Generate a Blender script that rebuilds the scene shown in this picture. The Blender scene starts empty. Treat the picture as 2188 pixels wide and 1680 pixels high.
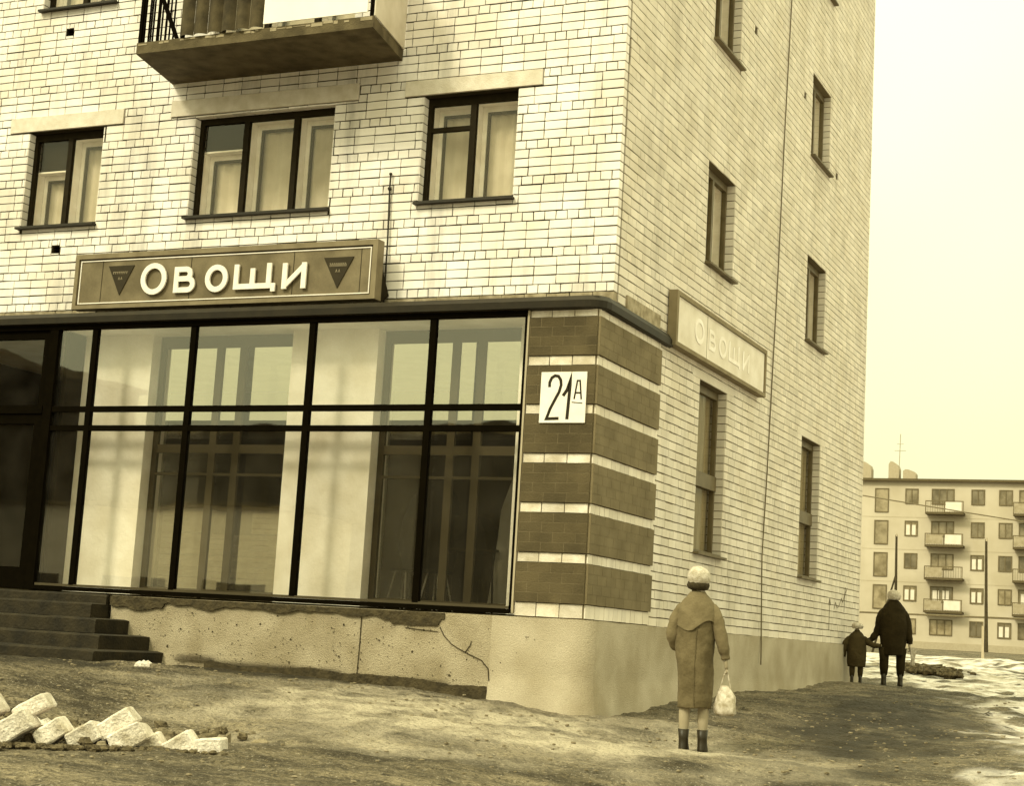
import bpy, bmesh, math, random
from mathutils import Vector, Matrix, noise
random.seed(7)
S = bpy.context.scene
COL = S.collection

# ------------------------------------------------------------------ camera, world, sun, exposure
FW = Vector((-0.41037476, 0.8996211, 0.14924621)); RT = Vector((0.91188107, 0.40627768, 0.05840687)); UP = Vector((0.00809135, -0.1600635, 0.98707356))
CAMP = Vector((5.94401787, -15.42471626, 0.70653185))
cam = bpy.data.objects.new('camera', bpy.data.cameras.new('camera')); COL.objects.link(cam)
cam.matrix_world = Matrix(((RT.x, UP.x, -FW.x, CAMP.x), (RT.y, UP.y, -FW.y, CAMP.y), (RT.z, UP.z, -FW.z, CAMP.z), (0, 0, 0, 1)))
cam.data.sensor_width = 36; cam.data.lens = 36 * 3479.87 / 2188; cam.data.clip_end = 3000; cam.data.clip_start = 0.1
S.camera = cam

SUN_EL, SUN_AZ = math.radians(42), math.radians(206)     # compass azimuth from +Y clockwise
world = bpy.data.worlds.new('World'); S.world = world; world.use_nodes = True
wn, wl = world.node_tree.nodes, world.node_tree.links
wn.clear()
sky = wn.new('ShaderNodeTexSky'); sky.sky_type = 'NISHITA'; sky.sun_disc = False
sky.sun_elevation = SUN_EL; sky.sun_rotation = SUN_AZ; sky.dust_density = 6; sky.air_density = 1.0
bw = wn.new('ShaderNodeRGBToBW'); wl.new(sky.outputs[0], bw.inputs[0])
mixv = wn.new('ShaderNodeMix'); mixv.data_type = 'FLOAT'; mixv.inputs[0].default_value = 0.82
wl.new(bw.outputs[0], mixv.inputs[2]); mixv.inputs[3].default_value = 11.2      # an even cloud cover over the sky
tc = wn.new('ShaderNodeTexCoord'); nz = wn.new('ShaderNodeTexNoise'); nz.inputs['Scale'].default_value = 2.2; nz.inputs['Detail'].default_value = 3
wl.new(tc.outputs['Generated'], nz.inputs[0])
mr = wn.new('ShaderNodeMapRange'); mr.inputs[1].default_value = .3; mr.inputs[2].default_value = .7; mr.inputs[3].default_value = .90; mr.inputs[4].default_value = 1.08
wl.new(nz.outputs[0], mr.inputs[0])
mul = wn.new('ShaderNodeMath'); mul.operation = 'MULTIPLY'; wl.new(mixv.outputs[0], mul.inputs[0]); wl.new(mr.outputs[0], mul.inputs[1])
# an overcast sky is about three times brighter overhead than at the horizon
sxyz = wn.new('ShaderNodeSeparateXYZ'); wl.new(tc.outputs['Generated'], sxyz.inputs[0])
zc = wn.new('ShaderNodeMath'); zc.operation = 'MAXIMUM'; zc.inputs[1].default_value = 0; wl.new(sxyz.outputs[2], zc.inputs[0])
zg_ = wn.new('ShaderNodeMath'); zg_.operation = 'MULTIPLY_ADD'; zg_.inputs[1].default_value = 1.06; zg_.inputs[2].default_value = .56; wl.new(zc.outputs[0], zg_.inputs[0])
mz = wn.new('ShaderNodeMath'); mz.operation = 'MULTIPLY'; wl.new(mul.outputs[0], mz.inputs[0]); wl.new(zg_.outputs[0], mz.inputs[1]); mul = mz
tint = wn.new('ShaderNodeVectorMath'); tint.operation = 'SCALE'; tint.inputs[0].default_value = (1.0, .985, .585); wl.new(mul.outputs[0], tint.inputs['Scale'])
bg = wn.new('ShaderNodeBackground'); bg.inputs[1].default_value = 0.1; wl.new(tint.outputs[0], bg.inputs[0])
wo = wn.new('ShaderNodeOutputWorld'); wl.new(bg.outputs[0], wo.inputs[0])

sun = bpy.data.objects.new('sun', bpy.data.lights.new('sun', 'SUN')); COL.objects.link(sun)
sun.data.energy = 1.5; sun.data.angle = math.radians(11); sun.data.color = (1, .945, .66)
sd = Vector((math.sin(SUN_AZ) * math.cos(SUN_EL), math.cos(SUN_AZ) * math.cos(SUN_EL), math.sin(SUN_EL)))
sun.rotation_euler = sd.to_track_quat('Z', 'Y').to_euler()
S.view_settings.view_transform = 'Standard'; S.view_settings.look = 'None'; S.view_settings.gamma = 1
S.view_settings.exposure = 0.78; S.view_settings.use_curve_mapping = False
S.render.engine = 'CYCLES'
S.cycles.max_bounces = 10; S.cycles.transparent_max_bounces = 12

# ------------------------------------------------------------------ materials
def sep(L):
    """base colour of a thing of lightness L in this sepia world"""
    return (min(L * 1.04, 1), L * (.685 + .31 * L ** .5), L * (.24 + .80 * L ** .7), 1)

def mat(name, L, rough=.85, streak=0, var=.12, scale=6, bump=.0, bscale=60, metal=0, L2=None, lo=.35, hi=.65, rnd=0, tone=0, spec=.3, grain=.0, stretch=None, detail=6):
    """principled material: lightness L mottled with L2 (noise), optional per-object / per-vertex variation"""
    m = bpy.data.materials.new(name); m.use_nodes = True
    n, l = m.node_tree.nodes, m.node_tree.links
    p = n['Principled BSDF']; p.inputs['Roughness'].default_value = rough; p.inputs['Metallic'].default_value = metal
    p.inputs['Specular IOR Level'].default_value = spec
    geo = n.new('ShaderNodeNewGeometry')
    src = geo.outputs['Position']
    if stretch:
        mp = n.new('ShaderNodeMapping'); mp.inputs['Scale'].default_value = stretch; l.new(src, mp.inputs[0]); src = mp.outputs[0]
    t = n.new('ShaderNodeTexNoise'); t.inputs['Scale'].default_value = scale; t.inputs['Detail'].default_value = detail; l.new(src, t.inputs[0])
    r = n.new('ShaderNodeMapRange'); r.inputs[1].default_value = lo; r.inputs[2].default_value = hi; l.new(t.outputs[0], r.inputs[0])
    mx = n.new('ShaderNodeMix'); mx.data_type = 'RGBA'; l.new(r.outputs[0], mx.inputs[0])
    mx.inputs[6].default_value = sep(L); mx.inputs[7].default_value = sep(L2 if L2 is not None else L * (1 - var))
    out = mx.outputs[2]
    fac = None
    def add(sock, amount, base=1.0):
        nonlocal fac
        a = n.new('ShaderNodeMath'); a.operation = 'MULTIPLY_ADD'; a.inputs[1].default_value = amount; a.inputs[2].default_value = base - amount * .5
        l.new(sock, a.inputs[0])
        if fac is None: fac = a.outputs[0]
        else:
            b = n.new('ShaderNodeMath'); b.operation = 'MULTIPLY'; l.new(fac, b.inputs[0]); l.new(a.outputs[0], b.inputs[1]); fac = b.outputs[0]
    if streak:
        sm_ = n.new('ShaderNodeMapping'); sm_.inputs['Scale'].default_value = (2.6, 2.6, .28); l.new(geo.outputs['Position'], sm_.inputs[0])
        sn_ = n.new('ShaderNodeTexNoise'); sn_.inputs['Scale'].default_value = 1; sn_.inputs['Detail'].default_value = 8; sn_.inputs['Roughness'].default_value = .65; l.new(sm_.outputs[0], sn_.inputs[0])
        sr_ = n.new('ShaderNodeMapRange'); sr_.inputs[1].default_value = .52; sr_.inputs[2].default_value = .74; sr_.inputs[3].default_value = 1; sr_.inputs[4].default_value = 1 - streak; l.new(sn_.outputs[0], sr_.inputs[0])
        fac = sr_.outputs[0]
    if rnd:
        oi = n.new('ShaderNodeObjectInfo'); add(oi.outputs['Random'], rnd)
    if tone:
        at = n.new('ShaderNodeAttribute'); at.attribute_name = 'tone'; add(at.outputs['Fac'], tone)
    if grain:
        g = n.new('ShaderNodeTexNoise'); g.inputs['Scale'].default_value = 90; g.inputs['Detail'].default_value = 2; l.new(geo.outputs['Position'], g.inputs[0]); add(g.outputs[0], grain)
    if fac is not None:
        v = n.new('ShaderNodeVectorMath'); v.operation = 'SCALE'; l.new(out, v.inputs[0]); l.new(fac, v.inputs['Scale']); out = v.outputs[0]
    l.new(out, p.inputs['Base Color'])
    if bump:
        b = n.new('ShaderNodeTexNoise'); b.inputs['Scale'].default_value = bscale; b.inputs['Detail'].default_value = 4; l.new(geo.outputs['Position'], b.inputs[0])
        bp = n.new('ShaderNodeBump'); bp.inputs['Strength'].default_value = bump; bp.inputs['Distance'].default_value = .02; l.new(b.outputs[0], bp.inputs['Height']); l.new(bp.outputs[0], p.inputs['Normal'])
    return m

def glass_mat(name, refl=.3, tint_l=.8, dust=.0, fres=.6):
    m = bpy.data.materials.new(name); m.use_nodes = True
    n, l = m.node_tree.nodes, m.node_tree.links; n.clear()
    o = n.new('ShaderNodeOutputMaterial'); tr = n.new('ShaderNodeBsdfTransparent'); tr.inputs[0].default_value = (tint_l, tint_l * .98, tint_l * .9, 1)
    gl = n.new('ShaderNodeBsdfGlossy'); gl.inputs['Roughness'].default_value = .015; gl.inputs[0].default_value = (.95, .93, .85, 1)
    geo = n.new('ShaderNodeNewGeometry'); nz = n.new('ShaderNodeTexNoise'); nz.inputs['Scale'].default_value = .9; l.new(geo.outputs['Position'], nz.inputs[0])
    bp = n.new('ShaderNodeBump'); bp.inputs['Strength'].default_value = .05; bp.inputs['Distance'].default_value = .05; l.new(nz.outputs[0], bp.inputs['Height']); l.new(bp.outputs[0], gl.inputs['Normal'])
    lw = n.new('ShaderNodeLayerWeight'); lw.inputs[0].default_value = .25
    a = n.new('ShaderNodeMath'); a.operation = 'MULTIPLY_ADD'; a.inputs[1].default_value = fres; a.inputs[2].default_value = refl; a.use_clamp = True; l.new(lw.outputs['Fresnel'], a.inputs[0])
    mx = n.new('ShaderNodeMixShader'); l.new(a.outputs[0], mx.inputs[0]); l.new(tr.outputs[0], mx.inputs[1]); l.new(gl.outputs[0], mx.inputs[2])
    last = mx.outputs[0]
    if dust:
        d = n.new('ShaderNodeBsdfDiffuse'); d.inputs[0].default_value = sep(.5)
        dn = n.new('ShaderNodeTexNoise'); dn.inputs['Scale'].default_value = 3.2; dn.inputs['Detail'].default_value = 8; l.new(geo.outputs['Position'], dn.inputs[0])
        r = n.new('ShaderNodeMapRange'); r.inputs[1].default_value = .35; r.inputs[2].default_value = .75; r.inputs[3].default_value = dust * .3; r.inputs[4].default_value = dust * 1.6; l.new(dn.outputs[0], r.inputs[0])
        m2 = n.new('ShaderNodeMixShader'); l.new(r.outputs[0], m2.inputs[0]); l.new(last, m2.inputs[1]); l.new(d.outputs[0], m2.inputs[2]); last = m2.outputs[0]
    l.new(last, o.inputs[0])
    return m

M = dict(
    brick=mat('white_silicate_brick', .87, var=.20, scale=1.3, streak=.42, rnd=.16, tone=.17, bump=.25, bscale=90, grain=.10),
    brick_side=mat('shaded_silicate_brick', .68, var=.14, scale=1.6, rnd=.10, tone=.18, bump=.2, bscale=90, grain=.16, streak=.22),  # same white brick, with the side wall's shade put into the colour
    pale_dull=mat('weathered_pale_brick', .68, L2=.46, scale=5, tone=.3, bump=.3, grain=.3),
    stained=mat('stained_brick', .36, L2=.2, scale=9, tone=.3, bump=.4, grain=.4),
    mortar=mat('dark_mortar', .012, L2=.05, scale=.5, bump=.3),
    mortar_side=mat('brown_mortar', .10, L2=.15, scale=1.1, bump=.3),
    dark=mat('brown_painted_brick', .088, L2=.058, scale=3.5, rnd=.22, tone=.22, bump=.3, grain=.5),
    dark_side=mat('hazed_painted_brick', .17, L2=.125, scale=3.0, rnd=.10, tone=.10, bump=.2, grain=.35),  # same band paint, lightened for the veiling glare on the side
    paint_joint=mat('painted_joint', .17, var=.2, bump=.2),
    concrete=mat('old_concrete', .33, L2=.24, scale=5, bump=.5, bscale=40, grain=.3),
    plaster_new=mat('newer_plaster', .43, L2=.31, scale=1.7, bump=.5, bscale=85, grain=.5),
    plaster=mat('rough_plaster', .37, L2=.23, scale=2.6, bump=.7, bscale=85, grain=.9, lo=.3, hi=.7),
    broken=mat('bare_plinth_and_gap_shade', .028, L2=.06, scale=12, bump=.9, bscale=30),  # bare plinth and cracks, also the painted gap shade at the base
    lintel=mat('concrete_lintel', .66, L2=.55, scale=8, bump=.3, grain=.2),
    slab=mat('balcony_slab', .12, L2=.06, scale=5, bump=.5, grain=.3),
    tin=mat('rusty_tin', .020, L2=.012, scale=7, rough=.6, grain=.3),
    tin_light=mat('hazed_tin', .14, L2=.09, scale=7, rough=.6, grain=.3),  # tin of the side sills, its colour lightened to carry the veiling haze
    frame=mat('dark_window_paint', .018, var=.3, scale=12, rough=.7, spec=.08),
    frame_side=mat('hazed_window_paint', .13, var=.25, scale=8, rough=.5),  # same dark frames, with the haze over the side put into the colour
    metal=mat('black_steel', .004, var=.3, scale=10, rough=.9, spec=.02),
    inner=mat('white_sash', .90, var=.15, scale=6, rough=.6),
    innerframe=mat('grey_inner_frame', .055, var=.15, scale=6, rough=.6),
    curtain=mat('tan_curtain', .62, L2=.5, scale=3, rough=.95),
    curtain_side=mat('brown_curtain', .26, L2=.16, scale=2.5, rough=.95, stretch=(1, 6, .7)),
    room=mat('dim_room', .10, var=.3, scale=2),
    shopwall=mat('shop_wall', .12, L2=.06, scale=1.5),
    white=mat('whitewashed_pillar', .96, L2=.76, scale=2.2, bump=.3, bscale=20, grain=.35),
    signboard=mat('sign_board', .175, L2=.10, scale=3, grain=.45, rough=.6),
    signdark=mat('sign_emblem', .03, var=.25, scale=6),
    letter=mat('white_letter', .80, var=.08, scale=8, rough=.5),
    signrim=mat('sign_rim', .20, L2=.14, scale=5, grain=.3, rough=.6),
    sidesign=mat('faded_sign_board', .72, L2=.60, scale=3, grain=.15),
    sideletter=mat('faded_letter', .84, L2=.74, scale=5),
    siderim=mat('faded_sign_rim', .22, L2=.17, scale=5),
    black=mat('black_number_paint', .02, var=.2),
    coat=mat('tan_coat_cloth', .155, L2=.12, scale=9, rough=.95, bump=1, bscale=11, grain=.25),
    coat_low=mat('tan_coat_skirt', .13, L2=.095, scale=9, rough=.95, bump=1, bscale=11, grain=.25),
    coat_seam=mat('tan_coat_seam', .10, var=.2, rough=.95),
    coat2=mat('dark_coat_cloth', .026, L2=.018, scale=6, rough=.95, spec=.1, bump=1, bscale=12, grain=.3),
    coat3=mat('brown_coat_cloth', .055, L2=.04, scale=6, rough=.95, spec=.1, bump=1, bscale=12, grain=.3),
    knit=mat('white_knit', .62, L2=.40, scale=30, rough=.95, bump=.8, bscale=120),
    hair=mat('brown_hair', .05, var=.4, scale=30, bump=.6, bscale=160),
    skin=mat('skin', .34, var=.1, scale=8, rough=.6),
    boot=mat('black_boot', .025, var=.3, rough=.45),
    bag=mat('pale_plastic_bag', .62, L2=.30, scale=22, rough=.4, grain=.5),
    curb=mat('white_curb_block', .66, L2=.34, scale=7, bump=.9, bscale=45, rnd=.3, grain=1.0, lo=.42, hi=.75),
    clod=mat('mud_clod', .04, L2=.16, scale=16, bump=1, bscale=60, grain=1.0),
    stone=mat('rubble_stone', .30, L2=.18, scale=14, bump=.6, rnd=.5),
    bgwall=mat('panel_wall', .50, L2=.41, scale=.35, grain=.0, tone=.10),
    bgjoint=mat('panel_joint', .38, var=.1),
    bgwin=mat('far_window_frame', .16, var=.3, scale=2),
    bgwhite=mat('balcony_screen', .68, var=.1, scale=2),
    bgpanel=mat('balcony_board', .36, var=.25, scale=3),
    bgdark=mat('far_roof_edge', .10, var=.2),
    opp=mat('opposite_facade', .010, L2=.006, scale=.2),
    opp_trim=mat('opposite_window_trim', .022, var=.3),
    wood=mat('weathered_pole', .05, L2=.03, scale=8, bump=.4),
    crate=mat('crate_board', .36, L2=.22, scale=7, rnd=.3, tone=.3, bump=.3),
    light_metal=mat('pale_tube', .85, var=.1, rough=.5),
    step=mat('darkened_step', .026, L2=.010, scale=5, bump=.6, bscale=30, grain=.5),  # deep darkness of the entrance corner put into the concrete colour
    asbestos=mat('corrugated_sheet', .075, L2=.03, scale=7, bump=.3, grain=.5),
    balwhite=mat('white_balcony_panel', .84, var=.05, scale=3),
    balside=mat('cream_balcony_panel', .60, L2=.48, scale=3),
)
M['glass'] = glass_mat('window_glass', .03, .97, .012, .3)
M['shopglass'] = glass_mat('shop_glass', .12, .98, .015)
M['innerglass'] = glass_mat('inner_shop_glass', .42, .8, .012)
M['farglass'] = mat('far_glass', .12, L2=.26, scale=1.3, rough=.25, spec=.6, rnd=.9)

# ------------------------------------------------------------------ object helpers
def tag(o, label=None, cat=None, group=None, kind=None):
    if label: o['label'] = label
    if cat: o['category'] = cat
    if group: o['group'] = group
    if kind: o['kind'] = kind
    return o
def thing(name, loc=(0, 0, 0), label=None, cat=None, group=None, kind=None, rz=0):
    o = bpy.data.objects.new(name, None); COL.objects.link(o); o.location = loc; o.rotation_euler.z = rz
    o.empty_display_size = .2
    return tag(o, label, cat, group, kind)
def link(name, me, parent=None):
    o = bpy.data.objects.new(name, me); COL.objects.link(o)
    if parent is not None: o.parent = parent
    return o
def copy_tree(o, parent=None):
    c = o.copy(); COL.objects.link(c); c.parent = parent
    for ch in list(o.children): copy_tree(ch, c)
    return c

class MB:
    def __init__(s): s.v = []; s.f = []; s.mi = []; s.tone = []
    def add(s, vs, fs, mi=0, tone=.5):
        b = len(s.v); s.v += [tuple(x) for x in vs]; s.tone += [tone] * len(vs)
        s.f += [tuple(b + i for i in f) for f in fs]; s.mi += [mi] * len(fs)
    def box(s, x0, x1, y0, y1, z0, z1, mi=0, mp=None, tone=.5, T=None):
        vs = [(x, y, z) for z in (z0, z1) for y in (y0, y1) for x in (x0, x1)]
        if mp: vs = [mp(*v) for v in vs]
        if T is not None: vs = [T @ Vector(v) for v in vs]
        s.add(vs, [(0, 2, 3, 1), (4, 5, 7, 6), (0, 1, 5, 4), (2, 6, 7, 3), (0, 4, 6, 2), (1, 3, 7, 5)], mi, tone)
    def quad(s, a, b, c, d, mi=0): s.add([a, b, c, d], [(0, 1, 2, 3)], mi)
    def tube(s, pts, rad, seg=8, mi=0, cap=True):
        pts = [Vector(p) for p in pts]; n = len(pts)
        if not hasattr(rad, '__len__'): rad = [rad] * n
        rings = []; ref = None
        for i, p in enumerate(pts):
            t = (pts[min(i + 1, n - 1)] - pts[max(i - 1, 0)]).normalized()
            if ref is None: ref = Vector((1, 0, 0)) if abs(t.x) < .9 else Vector((0, 1, 0))
            a = (ref - t * ref.dot(t)).normalized(); b = t.cross(a); ref = a
            r = rad[i]; rx, ry = (r if hasattr(r, '__len__') else (r, r))
            rings.append([p + a * rx * math.cos(2 * math.pi * k / seg) + b * ry * math.sin(2 * math.pi * k / seg) for k in range(seg)])
        vs = [v for r in rings for v in r]; fs = []
        for i in range(n - 1):
            for k in range(seg): fs.append((i * seg + k, i * seg + (k + 1) % seg, (i + 1) * seg + (k + 1) % seg, (i + 1) * seg + k))
        if cap: fs += [tuple(reversed(range(seg))), tuple((n - 1) * seg + k for k in range(seg))]
        s.add(vs, fs, mi)
    def loft(s, rings, mi=0, cap=True):
        seg = len(rings[0]); vs = [v for r in rings for v in r]; fs = []
        for i in range(len(rings) - 1):
            for k in range(seg): fs.append((i * seg + k, i * seg + (k + 1) % seg, (i + 1) * seg + (k + 1) % seg, (i + 1) * seg + k))
        if cap: fs += [tuple(reversed(range(seg))), tuple((len(rings) - 1) * seg + k for k in range(seg))]
        s.add(vs, fs, mi)
    def ball(s, c, r, seg=12, mi=0, jit=0, sc=(1, 1, 1)):
        rings = []
        m = max(4, seg // 2)
        for i in range(1, m):
            th = math.pi * i / m; ring = []
            for k in range(seg):
                ph = 2 * math.pi * k / seg; d = Vector((math.sin(th) * math.cos(ph), math.sin(th) * math.sin(ph), math.cos(th)))
                q = r * (1 + (noise.noise(d * 2.3 + Vector(c) * 7) * jit if jit else 0))
                ring.append((c[0] + d.x * q * sc[0], c[1] + d.y * q * sc[1], c[2] + d.z * q * sc[2]))
            rings.append(ring)
        s.loft(rings, mi)
    def ribbon(s, pts, w, mp, d0, d1, closed=False, mi=0):
        """flat stroke along 2-D points, from depth d0 to d1 outward, through the map mp(u, z, d)"""
        n = len(pts); L = []; R = []
        for i in range(n):
            a = Vector(pts[i - 1]) if (i > 0 or closed) else None
            b = Vector(pts[i]); c = Vector(pts[(i + 1) % n]) if (i < n - 1 or closed) else None
            t1 = (b - a).normalized() if a is not None else (c - b).normalized()
            t2 = (c - b).normalized() if c is not None else t1
            n1 = Vector((-t1.y, t1.x)); n2 = Vector((-t2.y, t2.x)); m = (n1 + n2); m = m.normalized() if m.length > .01 else n1
            k = w / 2 / max(m.dot(n1), .45)
            L.append(b + m * k); R.append(b - m * k)
        vs = []
        for i in range(n): vs += [mp(L[i].x, L[i].y, d0), mp(R[i].x, R[i].y, d0), mp(L[i].x, L[i].y, d1), mp(R[i].x, R[i].y, d1)]
        fs = []
        for i in range(n if closed else n - 1):
            a, b = 4 * i, 4 * ((i + 1) % n)
            fs += [(a + 2, a + 3, b + 3, b + 2), (a, a + 2, b + 2, b), (a + 1, b + 1, b + 3, a + 3)]
        if not closed:
            e = 4 * (n - 1); fs += [(0, 1, 3, 2), (e, e + 2, e + 3, e + 1)]
        s.add(vs, fs, mi)
    def mesh(s, name, mats, smooth=False):
        me = bpy.data.meshes.new(name); me.from_pydata(s.v, [], s.f)
        for m in (mats if isinstance(mats, (list, tuple)) else [mats]): me.materials.append(m)
        me.polygons.foreach_set('material_index', s.mi)
        bm = bmesh.new(); bm.from_mesh(me); bmesh.ops.recalc_face_normals(bm, faces=bm.faces); bm.to_mesh(me); bm.free()
        at = me.attributes.new('tone', 'FLOAT', 'POINT'); at.data.foreach_set('value', s.tone)
        if smooth: me.polygons.foreach_set('use_smooth', [True] * len(me.polygons))
        me.update(); return me
    def build(s, name, mats, parent=None, smooth=False):
        return link(name, s.mesh(name, mats, smooth), parent)

front = lambda Y0: (lambda u, z, d: (u, Y0 - d, z))      # wall seen from -Y, d = distance outwards
side = lambda X0: (lambda u, z, d: (X0 + d, u, z))       # wall seen from +X
def mbox(mb, mp, u0, u1, z0, z1, d0, d1, mi=0, tone=.5):
    mb.box(u0, u1, z0, z1, d0, d1, mi, mp=mp, tone=tone)

# ------------------------------------------------------------------ ground
CP = [(-12, -.5, .3), (-8, -1.7, .25), (-4.8, -1.7, .24), (-4.75, -.5, .24), (-3.4, -.5, .2), (-2, -.5, .18), (-.9, -.5, .14), (.3, -.5, 0.0), (.15, .1, -.01), (.1, 2.2, .10),
      (.1, 5, .22), (.1, 10.8, .34), (0, 13, .36), (1.5, -1.5, -.17), (.5, 10.9, .30), (3, 11, .26), (6, -15.4, -.9), (-2.4, -5.7, -.28), (-1, -5.1, -.25), (-8, -8, -.45), (3, -5, -.42),
      (5, 3, 0.0), (8, 12, .2), (2, 15, .38), (0, 21, .55), (3, 22, .5), (-1, 31, .72), (-5, 60, 1.0), (-20, 60, 1.0), (20, 60, 1.0), (10, 30, .7), (-15, 105, 1.65), (-15, 125, 1.88), (-60, 125, 1.9),
      (60, 125, 1.9), (0, -40, -1), (0, -80, -1), (-60, -60, -1), (-120, 0, 0), (120, 0, 0), (0, 300, 2), (0, -300, -1), (300, 0, .5), (-300, 0, .5), (-12, 6, .3), (-5, 10, .35)]
def terrain(x, y):
    sw = sz = 0
    for a, b, c in CP:
        d2 = (x - a) ** 2 + (y - b) ** 2 + .35
        w = 1 / (d2 ** 1.6); sw += w; sz += w * c
    return sz / sw
SNOW_GLARE_EDGE = [(-6, 13.6), (-.5, 12.9), (.4, 12.4), (1.3, 11.4), (2.1, 8.6), (2.75, 6.0), (3.45, 2.0), (4.3, -2.5), (5.3, -6.5), (8, -18)]  # slush field; its near right stretch is white glare painted as pale ground
def snow_glare_side(x, y):
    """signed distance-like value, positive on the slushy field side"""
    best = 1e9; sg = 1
    for (x0, y0), (x1, y1) in zip(SNOW_GLARE_EDGE, SNOW_GLARE_EDGE[1:]):
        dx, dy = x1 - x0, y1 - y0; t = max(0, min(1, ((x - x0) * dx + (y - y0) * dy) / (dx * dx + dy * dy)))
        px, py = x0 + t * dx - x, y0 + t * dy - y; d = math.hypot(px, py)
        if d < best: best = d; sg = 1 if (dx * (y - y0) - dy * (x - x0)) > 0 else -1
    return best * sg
def axis(fine0, fine1, step, outer, k):
    a = []; v = fine0
    while v < fine1: a.append(v); v += step
    s_ = step; v = fine1
    while v < outer: a.append(v); s_ *= k; v += s_
    a.append(outer); s_ = step; v = fine0 - step; b = []
    while v > -outer: b.append(v); s_ *= k; v -= s_
    b.append(-outer)
    return list(reversed(b)) + a
def make_ground():
    xs = axis(-8.0, 6.5, .058, 900, 1.12); ys = axis(-9.0, 15.0, .085, 900, 1.035)
    nx, ny = len(xs), len(ys); vs = []; snow_glare = []; dry = []; wet_shade = []
    for y in ys:
        for x in xs:
            z = terrain(x, y) if (abs(x) < 160 and abs(y) < 160) else (1.9 if y > 100 else .3)
            far = math.hypot(x - 1, y - 2)
            near = max(0, 1 - far / 60)
            s1 = snow_glare_side(x, y)
            v = Vector((x, y, 0))
            if near > 0:
                z += noise.noise(v * .55) * .05 * near + noise.noise(Vector((x * 1.4, y * 3.0, 3))) * .030 * near
                z += noise.noise(Vector((x * 4.0, y * 6, 7))) * .020 * near + noise.noise(Vector((x * 8, y * 9, 1))) * .020 * near
                ruts = noise.noise(Vector((x * .22 + 4, (y + x * .18) * 2.6, 2)))
                z -= max(0, ruts) * .05 * near
            # churned clods in the field beyond the path, on the far right
            if s1 > .2 and far < 90 and y > 2:
                c = noise.noise(Vector((x * .8, y * .55, 9))); c2 = noise.noise(Vector((x * 2.6, y * 1.8, 5)))
                z += max(0, c) * .16 * min(1, s1 / 2) + max(0, c2) * .07
            # clods around the curb blocks
            dc = math.hypot((x + 2.3) / 1.5, (y + 5.1) / .8)
            if dc < 1: z += .02 * (1 - dc) + abs(noise.noise(Vector((x * 6, y * 6, 2)))) * .13 * (1 - dc)
            vs.append((x, y, z))
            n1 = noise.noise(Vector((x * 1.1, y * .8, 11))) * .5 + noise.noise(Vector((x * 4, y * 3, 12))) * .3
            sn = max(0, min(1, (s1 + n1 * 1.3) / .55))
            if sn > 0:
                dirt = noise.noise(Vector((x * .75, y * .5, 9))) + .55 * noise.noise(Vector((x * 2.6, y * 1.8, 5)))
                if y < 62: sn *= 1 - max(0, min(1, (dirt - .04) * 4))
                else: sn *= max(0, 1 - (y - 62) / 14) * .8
            snow_glare.append(sn)
            d1 = math.hypot((x + .2) / 3.0, (y + 2.3) / 1.9) + noise.noise(v * 1.3) * .5
            w1 = math.hypot((x - 2.3 + (y - 3) * .12) / 1.0, (y - 3.0) / 5.5) + noise.noise(Vector((x * 1.7, y * .9, 21))) * .6
            w2 = max(0, 1 - abs(y + .85) / .45) if -12 < x < -1 else 0  # gap shade along the plinth foot, painted into the ground
            w3 = max(0, 1 - abs(y + 2.1) / .7) if x < -4.4 else 0  # shadow on the soil before the steps, painted into the ground
            wet_shade.append(max(0, min(1, (1.2 - w1) * 1.5), min(1, w2 * 1.3 + noise.noise(v * 2) * .4) if w2 > 0 else 0, min(1, w3 * 1.5)))
            dry.append(max(0, min(1, (1.15 - d1) * 1.6)))
    fs = [(j * nx + i, j * nx + i + 1, (j + 1) * nx + i + 1, (j + 1) * nx + i) for j in range(ny - 1) for i in range(nx - 1)]
    me = bpy.data.meshes.new('ground'); me.from_pydata(vs, [], fs); me.polygons.foreach_set('use_smooth', [True] * len(fs))
    for nm, dt in (('snow_glare', snow_glare), ('dry', dry), ('wet_shade', wet_shade)):
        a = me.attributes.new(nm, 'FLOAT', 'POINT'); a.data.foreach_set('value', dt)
    m = bpy.data.materials.new('mud'); m.use_nodes = True; n, l = m.node_tree.nodes, m.node_tree.links; p = n['Principled BSDF']
    p.inputs['Roughness'].default_value = .75; p.inputs['Specular IOR Level'].default_value = .3
    geo = n.new('ShaderNodeNewGeometry'); mp = n.new('ShaderNodeMapping'); mp.inputs['Scale'].default_value = (.6, 1.4, 1); mp.inputs['Rotation'].default_value = (0, 0, .15); l.new(geo.outputs['Position'], mp.inputs[0])
    def N(scale, det, src, lo, hi, rough=.6):
        t = n.new('ShaderNodeTexNoise'); t.inputs['Scale'].default_value = scale; t.inputs['Detail'].default_value = det; t.inputs['Roughness'].default_value = rough; l.new(src, t.inputs[0])
        r = n.new('ShaderNodeMapRange'); r.inputs[1].default_value = lo; r.inputs[2].default_value = hi; l.new(t.outputs[0], r.inputs[0]); return r.outputs[0]
    def MX(f, a, b):
        x = n.new('ShaderNodeMix'); x.data_type = 'RGBA'; l.new(f, x.inputs[0])
        for s_, i in ((a, 6), (b, 7)):
            if isinstance(s_, tuple): x.inputs[i].default_value = s_
            else: l.new(s_, x.inputs[i])
        return x.outputs[2]
    c = MX(N(1.1, 12, mp.outputs[0], .40, .62, .68), sep(.032), sep(.235))
    c = MX(N(9, 8, mp.outputs[0], .48, .66, .75), c, sep(.025))
    c = MX(N(26, 10, geo.outputs['Position'], .50, .60, .8), c, sep(.03))
    c = MX(N(34, 6, geo.outputs['Position'], .56, .70, .8), c, sep(.50))
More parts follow.
